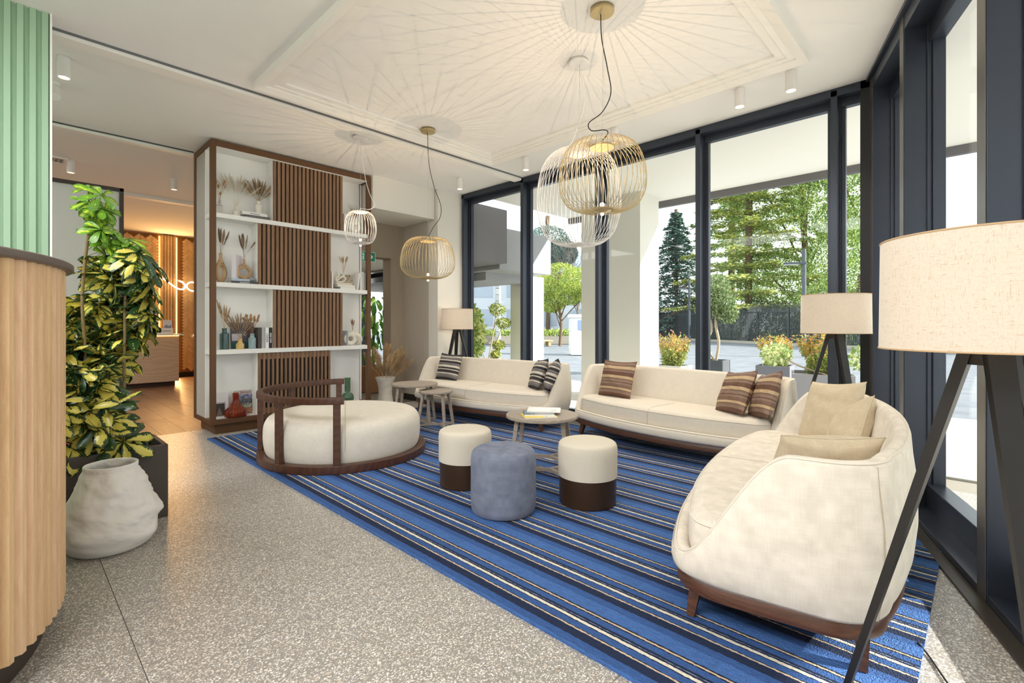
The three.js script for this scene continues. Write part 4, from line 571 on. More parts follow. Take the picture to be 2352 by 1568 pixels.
one('bottle_vase', 'green glass long necked bottle on the bottom shelf', 'vase', lathe(smoothPts([[0, 0], [0.045, 0], [0.078, 0.03], [0.088, 0.08], [0.07, 0.13], [0.045, 0.155], [0.042, 0.18], [0.042, 0.35], [0.045, 0.36], [0.038, 0.36], [0.038, 0.18], [0.06, 0.13], [0.078, 0.08], [0.06, 0.02], [0, 0.012]], 90), 40), phy({ color: 0x9cc3a2, transmission: 0.75, roughness: 0.08, thickness: 0.006, ior: 1.45, attenuationColor: new THREE.Color(0x5f9a70), attenuationDistance: 0.03 }), [SX, S4, -3.42]);
// pampas by the bookcase end
one('floor_vase', 'flared white textured floor vase holding pampas grass', 'vase', lathe(smoothPts([[0, 0], [0.13, 0], [0.135, 0.02], [0.115, 0.12], [0.105, 0.22], [0.12, 0.34], [0.155, 0.455], [0.148, 0.457], [0.11, 0.34], [0.095, 0.22], [0, 0.2]], 60), 48), clay([226, 221, 212]), [-6.93, 0.0, -4.24]);
{
  const head = [0, 1, 2].map((k) => hairs(0.4, 0.085, 520, 60 + k, { thick: 0.0022, dir: 0.75, jitter: 0.5, droop: 0.35 })); seed = 5;
  const t = thing('pampas_bouquet', 'spreading golden pampas grass in the white floor vase', 'dried flowers', [-6.93, 0.28, -4.24]);
  [[0.55, 0.55, -0.1], [0.6, 0.1, -0.5], [0.62, -0.25, -0.3], [0.58, -0.5, 0.1], [0.5, 0.45, 0.5], [0.55, 0.0, 0.35], [0.56, 0.35, -0.55], [0.5, -0.4, 0.5], [0.48, 0.7, 0.2], [0.62, 0.15, 0.05], [0.46, -0.15, -0.85], [0.46, 0.3, -0.95]].forEach(([h, ax, az], k) => part(t, 'plume', stemGeo(h * 0.62, head[k % 3], 0.1, ax * 0.7, az * 0.75, 0.003), DRY.pampas));
}

// ---------------------------------------------------------------- curved fluted counter in the left foreground
{
  const t = thing('curved_counter', 'curved counter clad in pale fluted wood slats', 'counter', [-3.0, 0, 0.864]), R = 1.04;
  part(t, 'plinth', cyl(0.985, 0.985, 0.13, 0, 0, 0, 96), std({ color: 0x3a302a, roughness: 0.5 })); part(t, 'core', cyl(R - 0.03, R - 0.03, 1.4, 0, 0.125, 0, 96), std({ color: 0x5a4634, roughness: 0.8 }));
  part(t, 'top', lathe([[0, 1.53], [1.07, 1.53], [1.078, 1.536], [1.078, 1.556], [1.07, 1.562], [0, 1.562]], 128), std({ color: 0x6b5f58, roughness: 0.45 }));
  const s = new THREE.Shape(); s.moveTo(-0.0265, 0); s.lineTo(-0.0265, 0.016); s.lineTo(-0.011, 0.04); s.lineTo(0.011, 0.04); s.lineTo(0.0265, 0.016); s.lineTo(0.0265, 0); s.closePath();
  const g = buv(new THREE.ExtrudeGeometry(s, { depth: 1.405, bevelEnabled: false }).rotateX(-Math.PI / 2).translate(0, 0.125, 0)); { const uv = g.attributes.uv; for (let i = 0; i < uv.count; i++) uv.setXY(i, uv.getY(i), uv.getX(i) * 4); }
  const n = 108; for (let k = 0; k < n; k++) { const a = k / n * Math.PI * 2; const m = part(t, 'slat', g, M.ash[(k * 7) % 4]); m.position.set(Math.sin(a) * (R - 0.03), 0, Math.cos(a) * (R - 0.03)); m.rotation.y = a + Math.PI; }
}
// ---------------------------------------------------------------- green fluted wall panel
{
  const green = std({ color: 0xa3c3a4, roughness: 0.55 }), w = struct('wall_green', 'sage green fluted wall panel above the counter', 'wall', bx(-4.95, -4.772, 0, CH, -0.214, 2.6), green);
  part(w, 'edge_trim', bx(-4.95, -4.745, 0, CH, -0.226, -0.214), M.white, 'white edge of the panel');
  const s = new THREE.Shape(); s.moveTo(-0.022, 0); s.lineTo(-0.015, 0.024); s.lineTo(0.015, 0.024); s.lineTo(0.022, 0); s.closePath();
  const g = new THREE.ExtrudeGeometry(s, { depth: CH, bevelEnabled: false }).rotateX(-Math.PI / 2);
  for (let k = 0; k < 20; k++) { const m = part(w, 'flute', g, green); m.position.set(-4.772, 0, -0.19 + k * 0.062); m.rotation.y = -Math.PI / 2; }
}
// ---------------------------------------------------------------- planter, variegated umbrella plant, white vase
{
  const t = thing('planter_box', 'dark brown square planter holding the tall variegated plant', 'planter', [-4.2, 0, -0.42]);
  const brown = std({ color: 0x4d443e, roughness: 0.6, bumpMap: M.ceiling.bumpMap, bumpScale: 0.001 }), w = 0.345, d = 0.215, h = 0.49, q = 0.03;
  part(t, 'wall', merge(rb(d - q, d, 0, h, -w, w, 0.006), rb(-d, -d + q, 0, h, -w, w, 0.006), rb(-d + 0.01, d - 0.01, 0, h, -w, -w + q, 0.006), rb(-d + 0.01, d - 0.01, 0, h, w - q, w, 0.006)), brown);
  part(t, 'soil', bx(-d + q, d - q, 0.02, h - 0.06, -w + q, w - q), std({ color: 0x2a211a, roughness: 1, bumpMap: M.ceiling.bumpMap, bumpScale: 0.02 }));
}
function leafletTexture(s, young) {   // left half: splashed leaflet, right half: mostly green leaflet
  return tex(192, 192, (i, j, uu, v) => { const green = uu >= 0.5, u = (uu * 2) % 1, c = Math.abs(u - 0.5) * 2, n = vnoise(uu * 10, v * 7, 10, 7, s) * 0.6 + vnoise(uu * 28, v * 22, 28, 22, s + 1) * 0.4, lim = (green ? 0.02 : young ? 0.5 : 0.74) - Math.pow(Math.abs(v - 0.55), 1.6) * (green ? 0.2 : 1) + (n - 0.5) * 0.9, yel = sstep(lim + 0.06, lim - 0.06, c + (s % 3) * 0.06), mid = Math.abs(u - 0.5) < 0.02 ? 0.12 : 0; const gr = young ? [78, 130, 26] : [28, 56, 28], g2 = young ? [112, 158, 34] : [44, 78, 34], ye = young ? [176, 196, 58] : [224, 210, 96]; const base = mixc(gr, g2, vnoise(uu * 16, v * 20, 16, 20, s + 3)); return mixc(base, ye, clamp(yel - mid)); });
}
const blunt = (k) => 0.06 + 1.05 * Math.pow(k, 0.85) * Math.sqrt(Math.max(0.0, 1 - Math.pow(k, 4.5))) ;
function leafletGeo(L, W, droop, curl, half = -1) {   // from the origin outwards along +x, drooping
  const nx = 8, nz = 4, pos = [], uv = [], idx = [];
  for (let i = 0; i <= nx; i++) { const k = i / nx, w = W * blunt(k); for (let j = 0; j <= nz; j++) { const q = j / nz * 2 - 1; pos.push(L * (0.06 + k * 0.94) * (1 - droop * 0.18 * k), -droop * L * k * k * 0.9 + curl * W * q * q * 0.5, q * w / 2); uv.push(half < 0 ? (q + 1) / 2 * 0.92 + 0.04 : half * 0.5 + 0.02 + (q + 1) / 2 * 0.46, k); } }
  for (let i = 0; i < nx; i++) for (let j = 0; j < nz; j++) { const a = i * (nz + 1) + j, b = a + 1, c = a + nz + 1, d = c + 1; idx.push(a, b, c, b, d, c); }
  const g = new THREE.BufferGeometry(); g.setAttribute('position', new THREE.Float32BufferAttribute(pos, 3)); g.setAttribute('uv', new THREE.Float32BufferAttribute(uv, 2)); g.setIndex(idx); g.computeVertexNormals(); return g;
}
{
  const leafMat = [[1, 0], [4, 0], [6, 0], [8, 0], [3, 1], [7, 1]].map(([s, y]) => phy({ map: leafletTexture(s * 5 + 2, y), roughness: 0.38, clearcoat: 0.25, clearcoatRoughness: 0.3, side: THREE.DoubleSide }));
  seed = 321;
  const variant = (n, L, W, dr) => merge(...Array.from({ length: n }, (_, k) => plain(leafletGeo(L * rr(0.72, 1.1), W * rr(0.85, 1.15), dr * rr(0.5, 1.4), rr(-0.3, 0.5), rnd() < 0.22 ? 1 : 0).rotateX(rr(-0.25, 0.25)).rotateY(k / n * 6.283 + rr(-0.14, 0.14)))));
  const V6 = [variant(8, 0.165, 0.078, 0.55), variant(7, 0.155, 0.074, 0.8), variant(8, 0.175, 0.08, 0.35), variant(7, 0.15, 0.07, 1.0), variant(7, 0.13, 0.056, 0.35), variant(6, 0.105, 0.046, 0.3)];
  const t = thing('variegated_plant', 'tall umbrella plant with yellow splashed green leaves', 'plant', [-4.2, 0.4, -0.42]);
  const bark = std({ color: 0x7d6a45, roughness: 0.9 }), stemG = std({ color: 0x5f7a2c, roughness: 0.7 });
  const stems = [[[0.02, 0, 0.1], [-0.02, 0.6, 0.06], [0.03, 1.1, 0.08], [0.02, 1.7, 0.03]], [[-0.04, 0, -0.05], [0.0, 0.5, -0.04], [-0.03, 1.0, -0.1], [0.0, 1.6, 0.02]], [[0.06, 0, -0.14], [0.05, 0.5, -0.13], [0.07, 0.9, -0.13], [0.05, 1.42, -0.14]]].map((s) => s.map((p) => V(...p)));
  for (const s of stems) { part(t, 'stem', tube(s, 0.009, 30, 8), bark); }
  const curves = stems.map((s) => new THREE.CatmullRomCurve3(s));
  const petioles = [], up = V(0, 1, 0), qa = new THREE.Quaternion(), qb = new THREE.Quaternion();
  for (let k = 0; k < 175; k++) {
    const c = curves[k % 3], q = 0.05 + 0.95 * ((k * 0.6180339) % 1), at = c.getPoint(q), a = k * 2.399 + rr(-0.4, 0.4), yy = at.y, young = yy > 1.3;
    const reach = (young ? rr(0.05, 0.2) : rr(0.08, 0.24)), tip = at.clone().add(V(Math.cos(a) * reach * 0.85, rr(0.0, 0.12), -Math.sin(a) * reach)); tip.z = clamp(tip.z, -0.24, 0.34); if (tip.y < 0.1) tip.y = 0.1 + rr(0, 0.08);
    const n = V(Math.cos(a) * rr(0.3, 1.1), rr(0.35, 1), -Math.sin(a) * rr(0.3, 1.1)).add(V(rr(-0.3, 0.3), 0, rr(-0.3, 0.3))).normalize();
    const o = part(t, 'leaf', V6[young ? 4 + (k % 2) : k % 4], leafMat[young ? 4 + (k % 2) : (k * 7) % 4]); o.position.copy(tip); o.scale.setScalar(rr(0.85, 1.2)); o.quaternion.copy(qa.setFromUnitVectors(up, n).multiply(qb.setFromAxisAngle(up, rnd() * 6.28)));
    petioles.push(plain(tube([at, at.clone().lerp(tip, 0.6).add(V(0, 0.02, 0)), tip], 0.0022, 5, 4)));
  }
  part(t, 'petioles', merge(petioles), stemG);
}
{
  // white hand-moulded vase with a rough skin
  const g = lathe(smoothPts([[0, 0.0], [0.16, 0.0], [0.195, 0.02], [0.225, 0.08], [0.235, 0.16], [0.222, 0.24], [0.188, 0.34], [0.15, 0.42], [0.13, 0.455], [0.127, 0.485], [0.12, 0.485], [0.12, 0.45], [0.15, 0.38], [0.18, 0.3], [0.1, 0.25], [0, 0.24]], 110), 120), p = g.attributes.position, v = V(0, 0, 0);
  for (let i = 0; i < p.count; i++) { v.fromBufferAttribute(p, i); const a = Math.atan2(v.z, v.x), u = (a / 6.2832 + 1) % 1, y = v.y, k = clamp(y / 0.1) * clamp((0.5 - y) / 0.1), d = (vnoise(u * 9, y * 16, 9, 999, 5) - 0.5) * 0.035 + (vnoise(u * 24 + y * 8, y * 34, 24, 999, 6) - 0.5) * 0.016 + (vnoise(u * 60, y * 90, 60, 999, 7) - 0.5) * 0.005; const r = Math.hypot(v.x, v.z); if (r < 1e-3) continue; const q = 1 + d * k / r; p.setXYZ(i, v.x * q, v.y, v.z * q); }
  const m = mergeVertices((g.deleteAttribute('normal'), g)); m.computeVertexNormals();
  one('floor_vase', 'large white rough moulded vase on the terrazzo', 'vase', m, std({ color: 0xece8e2, roughness: 0.85, bumpMap: M.ceiling.bumpMap, bumpScale: 0.003 }), [-3.69, 0, -0.43]);
}
{
  const t = thing('fire_extinguisher', 'red fire extinguisher standing behind the planter', 'fire extinguisher', [-5.3, 0, -0.42]); const red = std({ color: 0xb3201c, roughness: 0.35 });
  part(t, 'cylinder', lathe(smoothPts([[0, 0.02], [0.075, 0.02], [0.08, 0.05], [0.08, 0.4], [0.06, 0.46], [0.02, 0.49], [0.018, 0.5]], 40), 32), red); part(t, 'valve', merge(cyl(0.02, 0.02, 0.05, 0, 0.5, 0, 16), rb(-0.015, 0.1, 0.55, 0.565, -0.012, 0.012, 0.003), rb(-0.015, 0.11, 0.585, 0.6, -0.012, 0.012, 0.003)), M.black); part(t, 'hose', tube([[0.02, 0.53, 0], [0.11, 0.48, 0.03], [0.1, 0.3, 0.04], [0.085, 0.2, 0.04]], 0.01, 20, 8), M.black);
}
{
  const d = struct('door_1', 'tall light grey panel with dark frame behind the plant', 'door', bx(-7.35, -7.3, 0, 2.86, -0.92, 1.2), std({ color: 0xcfcbc6, roughness: 0.5 }));
  part(d, 'frame', merge(rb(-7.36, -7.27, 0, 2.9, -0.96, -0.92, 0.003), rb(-7.36, -7.27, 2.86, 2.9, -0.96, 1.2, 0.003)), std({ color: 0x3b2f28, roughness: 0.5 }));
  const v = thing('ceiling_vent', 'square ceiling vent grille above the reception aisle', 'vent', [-8.86, CH, -0.42]); part(v, 'frame', merge(rb(-0.15, 0.15, -0.02, 0, -0.15, -0.11, 0.002), rb(-0.15, 0.15, -0.02, 0, 0.11, 0.15, 0.002), rb(-0.15, -0.11, -0.02, 0, -0.11, 0.11, 0.002), rb(0.11, 0.15, -0.02, 0, -0.11, 0.11, 0.002)), M.whiteMetal); for (let k = 0; k < 5; k++) part(v, 'slat', rb(-0.11, 0.11, -0.012, -0.008, -0.1 + k * 0.045, -0.075 + k * 0.045, 0.001), std({ color: 0x8c8781 }));
}
// ---------------------------------------------------------------- reception
{
  const wood = [0, 1, 2].map((k) => std({ roughness: 0.6, map: woodTex([204 + k * 8, 168 + k * 6, 116 + k * 5], [226 + k * 6, 190 + k * 6, 136 + k * 5], { w: 128, h: 64, rings: 5, s: 60 + k }) }));
  const weave = (z0, z1, label, name) => {
    const t = thing('woven_panel', label, 'wall panel', [backX, 0, 0]); part(t, 'backing', bx(0.0, 0.02, 0.12, CH - 0.03, z1, z0), std({ color: 0x8a5f30, roughness: 0.9 }));
    const gs = [[], [], []], w = 0.075, L = 0.15; let k = 0;
    for (let y = 0.2; y < CH - 0.08; y += w) for (let i = 0, z = z1 + 0.06; z < z0 - 0.05; z += 0.112, i++) { const up = (i % 2) ? 0.785 : -0.785, g = new THREE.BoxGeometry(0.008, w * 0.9, L * 0.94).rotateY(0.1).rotateX(up).translate(0.03 + (k % 2) * 0.004, y + (i % 2) * w * 0.5, z); gs[Math.floor(hash(i, k, 3) * 3)].push(plain(g)); k++; }
    gs.forEach((g, q) => { if (!g.length) return; const m = part(t, 'woven_strips', merge(g), wood[q]); m.userData.kind = 'stuff'; }); return t;
  };
  weave(-1.3, -2.55, 'woven wood wall panel left of the fluted strip'); weave(-2.95, -4.4, 'woven wood wall panel right of the fluted strip');
  const f = thing('fluted_panel', 'narrow fluted wood strip between the woven panels', 'wall panel', [backX, 0, -2.75]); part(f, 'backing', bx(0, 0.05, 0.12, CH - 0.02, -0.15, 0.15), wood[0]); for (let k = 0; k < 5; k++) part(f, 'rib', rb(0.05, 0.085, 0.12, CH - 0.02, -0.14 + k * 0.06, -0.1 + k * 0.06, 0.004), wood[k % 3]);
  struct('baseboard_reception', 'dark skirting under the woven wall', 'skirting', bx(backX, backX + 0.03, 0, 0.12, -5.1, 4), M.black);
  const led = std({ color: 0xffe9c0, emissive: 0xffb860, emissiveIntensity: 5 });
  for (const [z, label] of [[-2.575, 'glowing light strip left of the fluted panel'], [-2.925, 'glowing light strip right of the fluted panel']]) { const o = one('light_strip', label, 'light', rb(0.004, 0.02, 0.14, CH - 0.05, -0.012, 0.012, 0.003), led, [backX + 0.03, 0, z]); const l = new THREE.RectAreaLight(0xffc47c, 70, 0.05, 3.2); l.position.set(0.1, 1.75, 0); l.rotation.y = -Math.PI / 2; l.name = 'strip_glow'; o.add(l); }
  const neon = thing('neon_sign', 'looping white neon line across the reception wall', 'sign', [-14.15, 0, 0]);
  part(neon, 'light_tube', tube([[0, 2.28, -2.4], [0, 2.4, -2.48], [0, 2.42, -2.58], [0, 2.34, -2.7], [0, 2.23, -2.83], [0, 2.17, -2.95], [0, 2.18, -3.03], [0, 2.25, -3.06], [0, 2.33, -3.02], [0, 2.37, -2.93]], 0.016, 80, 8), std({ color: 0xffffff, emissive: 0xfff2d8, emissiveIntensity: 3 }));
  part(neon, 'light_tube', tube([[0, 2.35, -3.26], [0, 2.35, -3.17], [0, 2.29, -3.1], [0, 2.2, -3.11], [0, 2.14, -3.2], [0, 2.16, -3.32], [0, 2.28, -3.45], [0, 2.38, -3.55]], 0.016, 70, 8), std({ color: 0xffffff, emissive: 0xfff2d8, emissiveIntensity: 3 }));
  part(neon, 'rod', merge(tube([[-0.02, 2.39, -1.8], [-0.02, 2.39, -3.9]], 0.006, 4, 6), tube([[-0.02, 2.39, -1.9], [-0.26, 2.39, -1.9]], 0.006, 3, 6), tube([[-0.02, 2.39, -3.8], [-0.26, 2.39, -3.8]], 0.006, 3, 6)), M.brass);
  const dk = thing('reception_desk', 'pale oak reception desk with glowing white top', 'desk', [-12.7, 0, -1.75]);
  part(dk, 'body', rb(-0.35, 0.3, 0.1, 1.06, -0.82, 0.9, 0.004), std({ roughness: 0.6, map: woodTex([198, 170, 138], [222, 198, 168], { s: 70, rings: 12 }) })); part(dk, 'kick', bx(-0.3, 0.24, 0, 0.1, -0.76, 0.85), std({ color: 0x3a2a20 })); part(dk, 'top', rb(-0.4, 0.36, 1.075, 1.1, -0.9, 0.95, 0.004), M.cabinet); part(dk, 'light_strip', bx(0.29, 0.31, 1.06, 1.075, -0.82, 0.9), led);
  const mo = thing('monitor', 'black monitor on the reception desk', 'monitor', [-12.75, 1.1, -1.95], 0.15); part(mo, 'screen', rb(-0.01, 0.01, 0.08, 0.4, -0.3, 0.3, 0.004), M.black); part(mo, 'stand', merge(bx(-0.02, 0, 0.01, 0.1, -0.03, 0.03), bx(-0.08, 0.08, 0, 0.012, -0.1, 0.1)), M.black);
  const sg = thing('desk_sign', 'white desk sign with grey capitals', 'sign', [-12.5, 1.1, -2.28]); part(sg, 'block', rb(-0.02, 0.02, 0, 0.13, -0.2, 0.2, 0.003), M.cabinet);
  part(sg, 'lettering', new THREE.PlaneGeometry(0.36, 0.06).rotateY(Math.PI / 2).translate(0.0206, 0.065, 0), std({ map: drawn(512, 84, (c, w, h) => { c.fillStyle = '#f1efeb'; c.fillRect(0, 0, w, h); c.fillStyle = '#55504c'; c.font = 'bold 50px sans-serif'; c.textAlign = 'center'; c.textBaseline = 'middle'; c.fillText('MARRIOTT BONVOY', w / 2, h / 2); }) }));
  const leaf = drawn(128, 160, (c, w, h) => { c.fillStyle = '#dfe2e8'; c.fillRect(0, 0, w, h); c.fillStyle = '#8f9cb4'; c.beginPath(); c.moveTo(0, 120); c.lineTo(40, 80); c.lineTo(80, 110); c.lineTo(128, 84); c.lineTo(128, 160); c.lineTo(0, 160); c.fill(); });
  for (const [z, label] of [[-2.16, 'left brochure standing behind the desk sign'], [-2.4, 'right brochure standing behind the desk sign']]) { const b = one('brochure', label, 'brochure', rb(-0.004, 0.004, 0, 0.21, -0.075, 0.075, 0.001), M.cabinet, [-12.56, 1.1 + 0.09, z]); b.rotation.z = 0.15; part(b, 'picture', new THREE.PlaneGeometry(0.13, 0.17).rotateY(Math.PI / 2).translate(0.0046, 0.115, 0), std({ map: leaf })); }
  for (const [z, label] of [[-2.16, 'clear holder under the left brochure'], [-2.4, 'clear holder under the right brochure']]) one('brochure_holder', label, 'holder', rb(-0.03, 0.02, 0, 0.09, -0.08, 0.08, 0.002), M.cabinet, [-12.56, 1.1, z]);
}
// ---------------------------------------------------------------- exit sign and entrance plant
{
  const t = thing('exit_sign', 'green emergency exit sign with running figure', 'sign', [-7.33, 2.34, -4.12]);
  part(t, 'plate', rb(-0.012, 0.012, 0, 0.17, -0.17, 0.17, 0.004), M.white);
  part(t, 'face', new THREE.PlaneGeometry(0.32, 0.15).rotateY(Math.PI / 2).translate(0.0126, 0.085, 0), std({ roughness: 0.4, emissive: 0x0a3a28, emissiveIntensity: 0.4, map: drawn(256, 120, (c, w, h) => { c.fillStyle = '#12876a'; c.fillRect(0, 0, w, h); c.fillStyle = '#eef6f2'; c.fillRect(26, 14, 74, 92); c.fillStyle = '#12876a'; c.beginPath(); c.arc(70, 28, 8, 0, 6.3); c.fill(); c.lineWidth = 9; c.strokeStyle = '#12876a'; c.lineCap = 'round'; const L = (...p) => { c.beginPath(); c.moveTo(p[0], p[1]); for (let i = 2; i < p.length; i += 2) c.lineTo(p[i], p[i + 1]); c.stroke(); }; L(66, 42, 58, 66); L(58, 66, 74, 78, 68, 100); L(58, 66, 48, 84, 32, 88); L(66, 44, 84, 56); L(64, 46, 46, 52, 40, 64); c.strokeStyle = '#eef6f2'; c.lineWidth = 12; L(130, 60, 220, 60); L(190, 32, 222, 60, 190, 88); }) }));
  const pot = thing('plant_pot', 'wooden planter under the broad leaved entrance plant', 'planter', [-8.6, 0, -5.0]); part(pot, 'box', merge(rb(-0.25, 0.25, 0, 0.5, -0.25, 0.25, 0.01)), std({ roughness: 0.7, map: woodTex([150, 104, 66], [180, 130, 88], { s: 77 }) }));
  const pl = thing('broadleaf_plant', 'leafy green plant climbing in the entrance vestibule', 'plant', [-8.6, 0.5, -5.0]); seed = 99;
  const lm = [[62, 118, 40], [88, 146, 46], [120, 168, 60]].map((c) => phy({ color: new THREE.Color(`rgb(${c})`), roughness: 0.35, transmission: 0.25, thickness: 0, side: THREE.DoubleSide })), lg = [leafletGeo(0.24, 0.12, 0.7, 0.3), leafletGeo(0.19, 0.1, 0.9, 0.4)];
  part(pl, 'stem', tube([[0, 0, 0], [0.05, 0.5, 0.03], [-0.03, 1.0, -0.04], [0, 1.35, 0]], 0.025, 24, 8), std({ color: 0x5c5a33, roughness: 0.9 }));
  for (let k = 0; k < 90; k++) { const y = rr(0.15, 1.4), a = k * 2.4, r = rr(0.04, 0.42) * (0.6 + 0.4 * Math.sin(y / 1.5 * 3)); const o = part(pl, 'leaf', lg[k % 2], lm[k % 3]); o.position.set(Math.cos(a) * r, y, -Math.sin(a) * r); o.rotation.order = 'YXZ'; o.rotation.y = a + rr(-0.6, 0.6); o.rotation.z = rr(-0.7, 0.3); o.rotation.x = rr(-0.5, 0.5); o.scale.setScalar(rr(0.8, 1.25)); }
}

// ---------------------------------------------------------------- outdoors
const paving = std({ roughness: 0.85, map: tex(512, 512, (i, j, u, v) => { const n = (vnoise(u * 8, v * 8, 8, 8, 2) - 0.5) * 18 + (hash(i, j, 3) - 0.5) * 22; return [206 + n, 202 + n, 194 + n]; }, true, [0.4, 0.4]) });
const asphalt = std({ roughness: 0.75, map: tex(512, 512, (i, j, u, v) => { const n = (vnoise(u * 10, v * 10, 10, 10, 4) - 0.5) * 20 + (hash(i, j, 5) - 0.5) * 26; return [120 + n, 126 + n, 134 + n]; }, true, [0.35, 0.35]) });
const renderWhite = std({ color: 0xe9e7e0, roughness: 0.9 }), soffitM = std({ color: 0xf1f0ec, roughness: 0.9 });
{
  const g = struct('pavement', 'pale concrete paving outside the windows', 'pavement', flat([[-26, -5.55], [-26, -9.3], [9, -9.3], [9, 6], [rwEnd.x + 0.05, 6], [onRW(-0.2, 0.24).x, onRW(-0.2, 0.24).z], [-0.7, -5.55]], -0.12, -0.02), std({ color: 0x9c968c, roughness: 0.9 }));
  const S = 0.9, sg = [0, 1].map((k) => buv(tr(new THREE.BoxGeometry(S - 0.008, 0.02, S - 0.008), 0, -0.01, 0), k * 0.41, k * 0.77));
  let k = 0; for (let x = -8.5; x < 7; x += S) for (let z = -9.2 + S / 2; z < 4; z += S) { if (z > -5.9 && x < RW.x + (z - RW.z) * 0.336 + 0.75) continue; const q = part(g, 'paving_slab', sg[(k * 7) % 2], paving); q.position.set(x, 0, z); k++; }
  struct('road', 'grey blue asphalt yard between building and fence', 'road', flat([[-90, -9.3], [-90, -99], [60, -99], [60, -9.3]], -0.3, -0.03), asphalt);
  struct('kerb', 'pale stone kerb at the foot of the fence', 'kerb', bx(-12, 32, -0.05, 0.14, -0.15, 0.15), std({ color: 0xb9b3a6, roughness: 0.9 }));
  struct('lawn', 'strip of green grass behind the fence', 'lawn', flat([[-70, -66], [-70, -95], [60, -95], [60, 2], [0.5, -30.4], [-30, -48.5]], -0.2, 0.06), std({ roughness: 1, map: tex(256, 256, (i, j, u, v) => { const n = (hash(i, j, 2) - 0.5) * 40 + (vnoise(u * 9, v * 9, 9, 9, 3) - 0.5) * 40; return [104 + n, 134 + n, 62 + n * 0.6]; }, true, [0.5, 0.5]) }));
  // canopy; right end out of view, reaching far enough to shade the upper glass
  struct('canopy', 'white canopy soffit projecting outside the windows', 'canopy', merge(flat([[-6.2, -5.5], [-6.2, -8.1], [5.4, -8.1], [5.4, -3.2], [6.6, 6], [onRW(11.9, 0.22).x, onRW(11.9, 0.22).z], [onRW(-0.1, 0.22).x, onRW(-0.1, 0.22).z]], CH, CH + 0.4)), soffitM);
  struct('canopy_fascia', 'dark grey metal edge along the canopy', 'canopy edge', merge(bx(-6.2, 5.4, CH - 0.11, CH + 0.45, -8.18, -8.1), bx(5.4, 5.48, CH - 0.11, CH + 0.45, -8.18, -3.2)), std({ color: 0x6c6a6c, roughness: 0.5, metalness: 0.3 }));
  struct('building_block', 'storey of the building above the lounge', 'building', bx(-16, 1.5, CH + 0.35, 7, -5.4, 6), renderWhite);
  one('column', 'broad white rendered column outside the middle window', 'column', bx(-5.24, -4.06, -0.02, CH, -7.88, -7.24), renderWhite);
  // entrance wing on the left
  one('wing_fascia', 'dark grey box fascia of the entrance wing outside left window', 'building', rb(-7.4, -6.38, 2.44, 3.43, -6.48, -5.62, 0.01), std({ color: 0x77757a, roughness: 0.6 }));
  one('wing_fascia', 'lighter grey lower fascia farther along the entrance wing', 'building', merge(bx(-12, -6.6, 2.36, 3.15, -8.02, -6.5), bx(-12, -7.2, 2.2, 2.37, -7.9, -6.7)), std({ color: 0xa2a4a8, roughness: 0.6 }));
  one('column', 'slim white column carrying the entrance wing', 'column', bx(-7.75, -7.2, -0.02, 2.37, -8.5, -7.98), renderWhite);
  { const w = thing('siding_wall', 'grey wall of horizontal boards beyond the left window', 'wall', [-10.6, 0, -10.4], 0.78); for (let k = 0; k < 16; k++) part(w, 'board', rb(-0.05, 0.05, k * 0.16, k * 0.16 + 0.152, -1.6, 2.2, 0.006), std({ color: [0x9aa3a8, 0xa6aeb2, 0x929ba1][k % 3], roughness: 0.6 })); part(w, 'upper_wall', bx(-0.1, 0.02, 2.56, 4.2, -1.6, 2.2), renderWhite); }
  { const b = thing('white_building', 'pale office building in the distance far left', 'building', [-34, 0, -38], 0.85); part(b, 'walls', bx(-10, 10, 0, 9, -4, 4), std({ color: 0xd3dae2, roughness: 0.9 })); for (let i = 0; i < 6; i++) for (let j = 0; j < 3; j++) part(b, 'window', rb(-9 + i * 3.1, -7.2 + i * 3.1, 1.2 + j * 2.7, 2.8 + j * 2.7, 3.95, 4.04, 0.02), std({ color: 0xaebccb, roughness: 0.2 })); }
  { const b = thing('kiosk', 'small white cabin with a blue window across the yard', 'cabin', [-12.78, 0, -17.4], 0.75); part(b, 'walls', rb(-0.35, 0.35, 0, 1.0, -0.5, 0.5, 0.02), renderWhite); part(b, 'upper', rb(-0.35, 0.35, 1.0, 1.6, -0.5, 0.5, 0.02), std({ color: 0xdfe3e8 })); part(b, 'window', rb(-0.05, 0.3, 1.08, 1.5, 0.48, 0.53, 0.01), std({ color: 0x7f93b8, roughness: 0.2 })); part(b, 'roof', rb(-0.4, 0.4, 1.6, 1.74, -0.55, 0.55, 0.02), M.white); }
  { const b = thing('pallet', 'low wooden pallet lying across the yard', 'pallet', [-20.2, 0, -22.6], 0.9); for (let k = 0; k < 5; k++) part(b, 'plank', bx(-1.3, 1.3, 0.28, 0.34, -0.5 + k * 0.22, -0.34 + k * 0.22), std({ color: 0xcbb48c })); for (const x of [-1.1, 0, 1.1]) part(b, 'block', bx(x - 0.08, x + 0.08, 0, 0.28, -0.5, 0.5), std({ color: 0xb59c74 })); }
}
